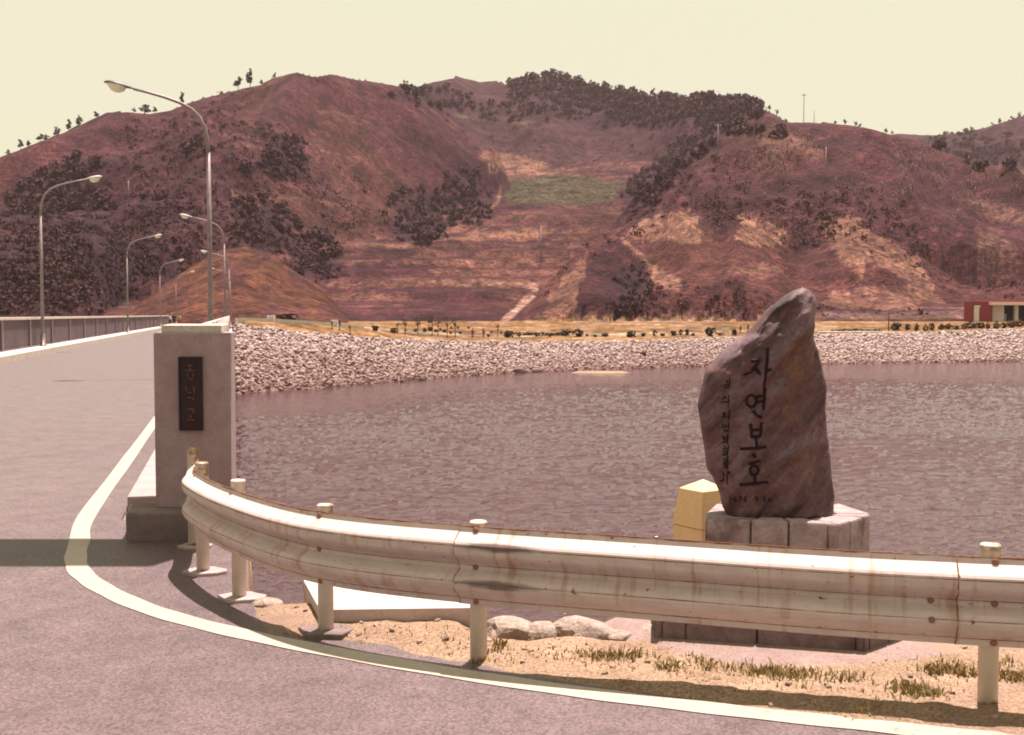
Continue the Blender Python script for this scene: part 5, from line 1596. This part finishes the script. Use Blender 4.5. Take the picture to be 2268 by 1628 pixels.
for i, (px, h, wf, lab_) in enumerate([(14, 16, .9, None), (45, 22, .9, None), (62, 14, 1.1, None), (88, 20, 1.0, None), (104, 16, 1.0, None), (130, 26, .8, None), (152, 28, .7, None), (178, 24, .9, None), (212, 16, 1.1, None),
        (297, 12, 1.0, None), (322, 24, 1.5, 'wide flat-topped pine on the skyline above the lamp head'), (345, 14, 1.2, None), (404, 28, .6, 'slim lone pine on the skyline just right of the lamp arm'),
        (528, 32, .75, 'dark cone-shaped pine on the skyline, left one of the tall pair'), (557, 40, .6, 'tallest pine on the left skyline, right one of the pair'), (580, 14, .9, None), (610, 14, .8, None)]):
    tree(px, h, wf, i, lab_ or 'small dark pine on the left skyline, %s tree from the left edge' % ORD[i], gl, 2)
for i in range(34):
    px = 1150 + i * 18 + rnd.uniform(-6, 6)
    tree(px, rnd.uniform(10, 19), rnd.uniform(.8, 1.3), i, 'small dark pine in the crowded row along the back ridge', 'pines along the back ridge', rnd.uniform(0, 6))
for i, px in enumerate((1850, 1872, 1893, 1906, 1960, 1975, 2195, 2215, 2240, 2258)):
    tree(px, rnd.uniform(8, 14), rnd.uniform(.8, 1.2), i, 'tiny dark tree on the right skyline, %s beyond the tall pole' % ORD[i], 'small trees on the right skyline', 3)

# ------------------------------------------------------------------ people
def skin_mesh(name, verts, edges, radii, root=0):
    me = bpy.data.meshes.new(name); me.from_pydata(verts, edges, [])
    o = bpy.data.objects.new(name, me); COL.objects.link(o)
    md = o.modifiers.new('skin', 'SKIN'); o.modifiers.new('sub', 'SUBSURF').levels = 1
    o.modifiers['sub'].render_levels = 1
    for i, rr in enumerate(radii): me.skin_vertices[0].data[i].radius = (rr, rr)
    me.skin_vertices[0].data[root].use_root = True
    dg_ = bpy.context.evaluated_depsgraph_get()
    m2 = bpy.data.meshes.new_from_object(o.evaluated_get(dg_)); m2.name = name
    bpy.data.objects.remove(o)
    for p_ in m2.polygons: p_.use_smooth = True
    m2.materials.clear()
    return m2
def person(p, h, rz, top, low, label, group, pose=0, seat=False):
    k = h / 1.7
    root = empty('person', p, rz); root.scale = (k, k, k); tag(root, label, 'person', group)
    sw = .12 if pose else .03
    J = [(0, 0, .93), (0, 0, 1.15), (0, 0, 1.38), (0, -.01, 1.47), (0, -.02, 1.56), (0, -.02, 1.66),
         (-.17, 0, 1.36), (-.22, .03, 1.10), (-.22, -.08, .86), (-.22, -.10, .78), (.17, 0, 1.36), (.22, -.03, 1.10), (.22, -.12, .88), (.22, -.14, .80),
         (-.09, 0, .86), (-.10, -sw, .48), (-.10, sw * .6, .09), (-.10, -.12 + sw * .6, .03), (.09, 0, .86), (.10, sw, .48), (.10, -sw, .09), (.10, -.12 - sw, .03)]
    E = [(0, 1), (1, 2), (2, 3), (3, 4), (4, 5), (2, 6), (6, 7), (7, 8), (8, 9), (2, 10), (10, 11), (11, 12), (12, 13), (0, 14), (14, 15), (15, 16), (16, 17), (0, 18), (18, 19), (19, 20), (20, 21)]
    Rr = [.125, .12, .12, .05, .095, .085, .065, .045, .035, .03, .065, .045, .035, .03, .09, .062, .042, .035, .09, .062, .042, .035]
    body = link_mesh('body', skin_mesh('body', J, E, Rr), M['skin'], root)
    Jt = [J[0], J[1], J[2], J[6], J[7], J[8], J[10], J[11], J[12]]
    link_mesh('jacket', skin_mesh('jacket', Jt, [(0, 1), (1, 2), (2, 3), (3, 4), (4, 5), (2, 6), (6, 7), (7, 8)], [.155, .15, .145, .085, .062, .05, .085, .062, .05]), M[top], root)
    Jl = [J[0], J[14], J[15], J[16], J[18], J[19], J[20]]
    link_mesh('trousers', skin_mesh('trousers', Jl, [(0, 1), (1, 2), (2, 3), (0, 4), (4, 5), (5, 6)], [.145, .105, .08, .062, .105, .08, .062]), M[low], root)
    b = MB(); b.lathe([(.02, 1.755), (.075, 1.735), (.108, 1.68), (.112, 1.62), (.10, 1.57), (.03, 1.56)][::-1], 10, 0, .012); b.build('hair', M['hair'], root)
gp = 'people walking on the bridge'
def road_pt(px, py):
    g = G(px, py, 0.0); return Vector((g.x, g.y, 0.0))
person(road_pt(363, 722), 1.72, .3, 'cloth_red', 'cloth_maroon', 'person in red on the far end of the bridge, left of the small group', gp, 1)
person(road_pt(376, 722), 1.66, .1, 'cloth_white', 'cloth_dark', 'person with a pale top beside the one in red on the bridge', gp)
person(road_pt(386, 721), 1.78, -.2, 'cloth_dark', 'cloth_dark', 'person in dark clothes in the middle of the group on the bridge', gp, 1)
person(road_pt(397, 721), 1.7, .2, 'cloth_pale', 'cloth_pink', 'person in a pale green top, nearest the pillar top on the bridge', gp)
gq = 'people strolling on the far bank'
for (px, py, hp, top, low, lb) in ((1047, 749, 22, 'cloth_red', 'cloth_maroon', 'person in red on the far bank, left one of the pair'), (1071, 749, 22, 'cloth_red', 'cloth_red', 'person in bright red on the far bank, right one of the pair'),
        (1640, 737, 16, 'cloth_dark', 'cloth_dark', 'person in dark clothes on the far bank, left one of two beside the rock'), (1657, 733, 15, 'cloth_dark', 'cloth_dark', 'person in dark clothes on the far bank, closest to the monument rock')):
    p = on_hill(px, py)
    person(p, hp * p.y / F, rnd.uniform(-1, 1), top, low, lb, gq, 1)
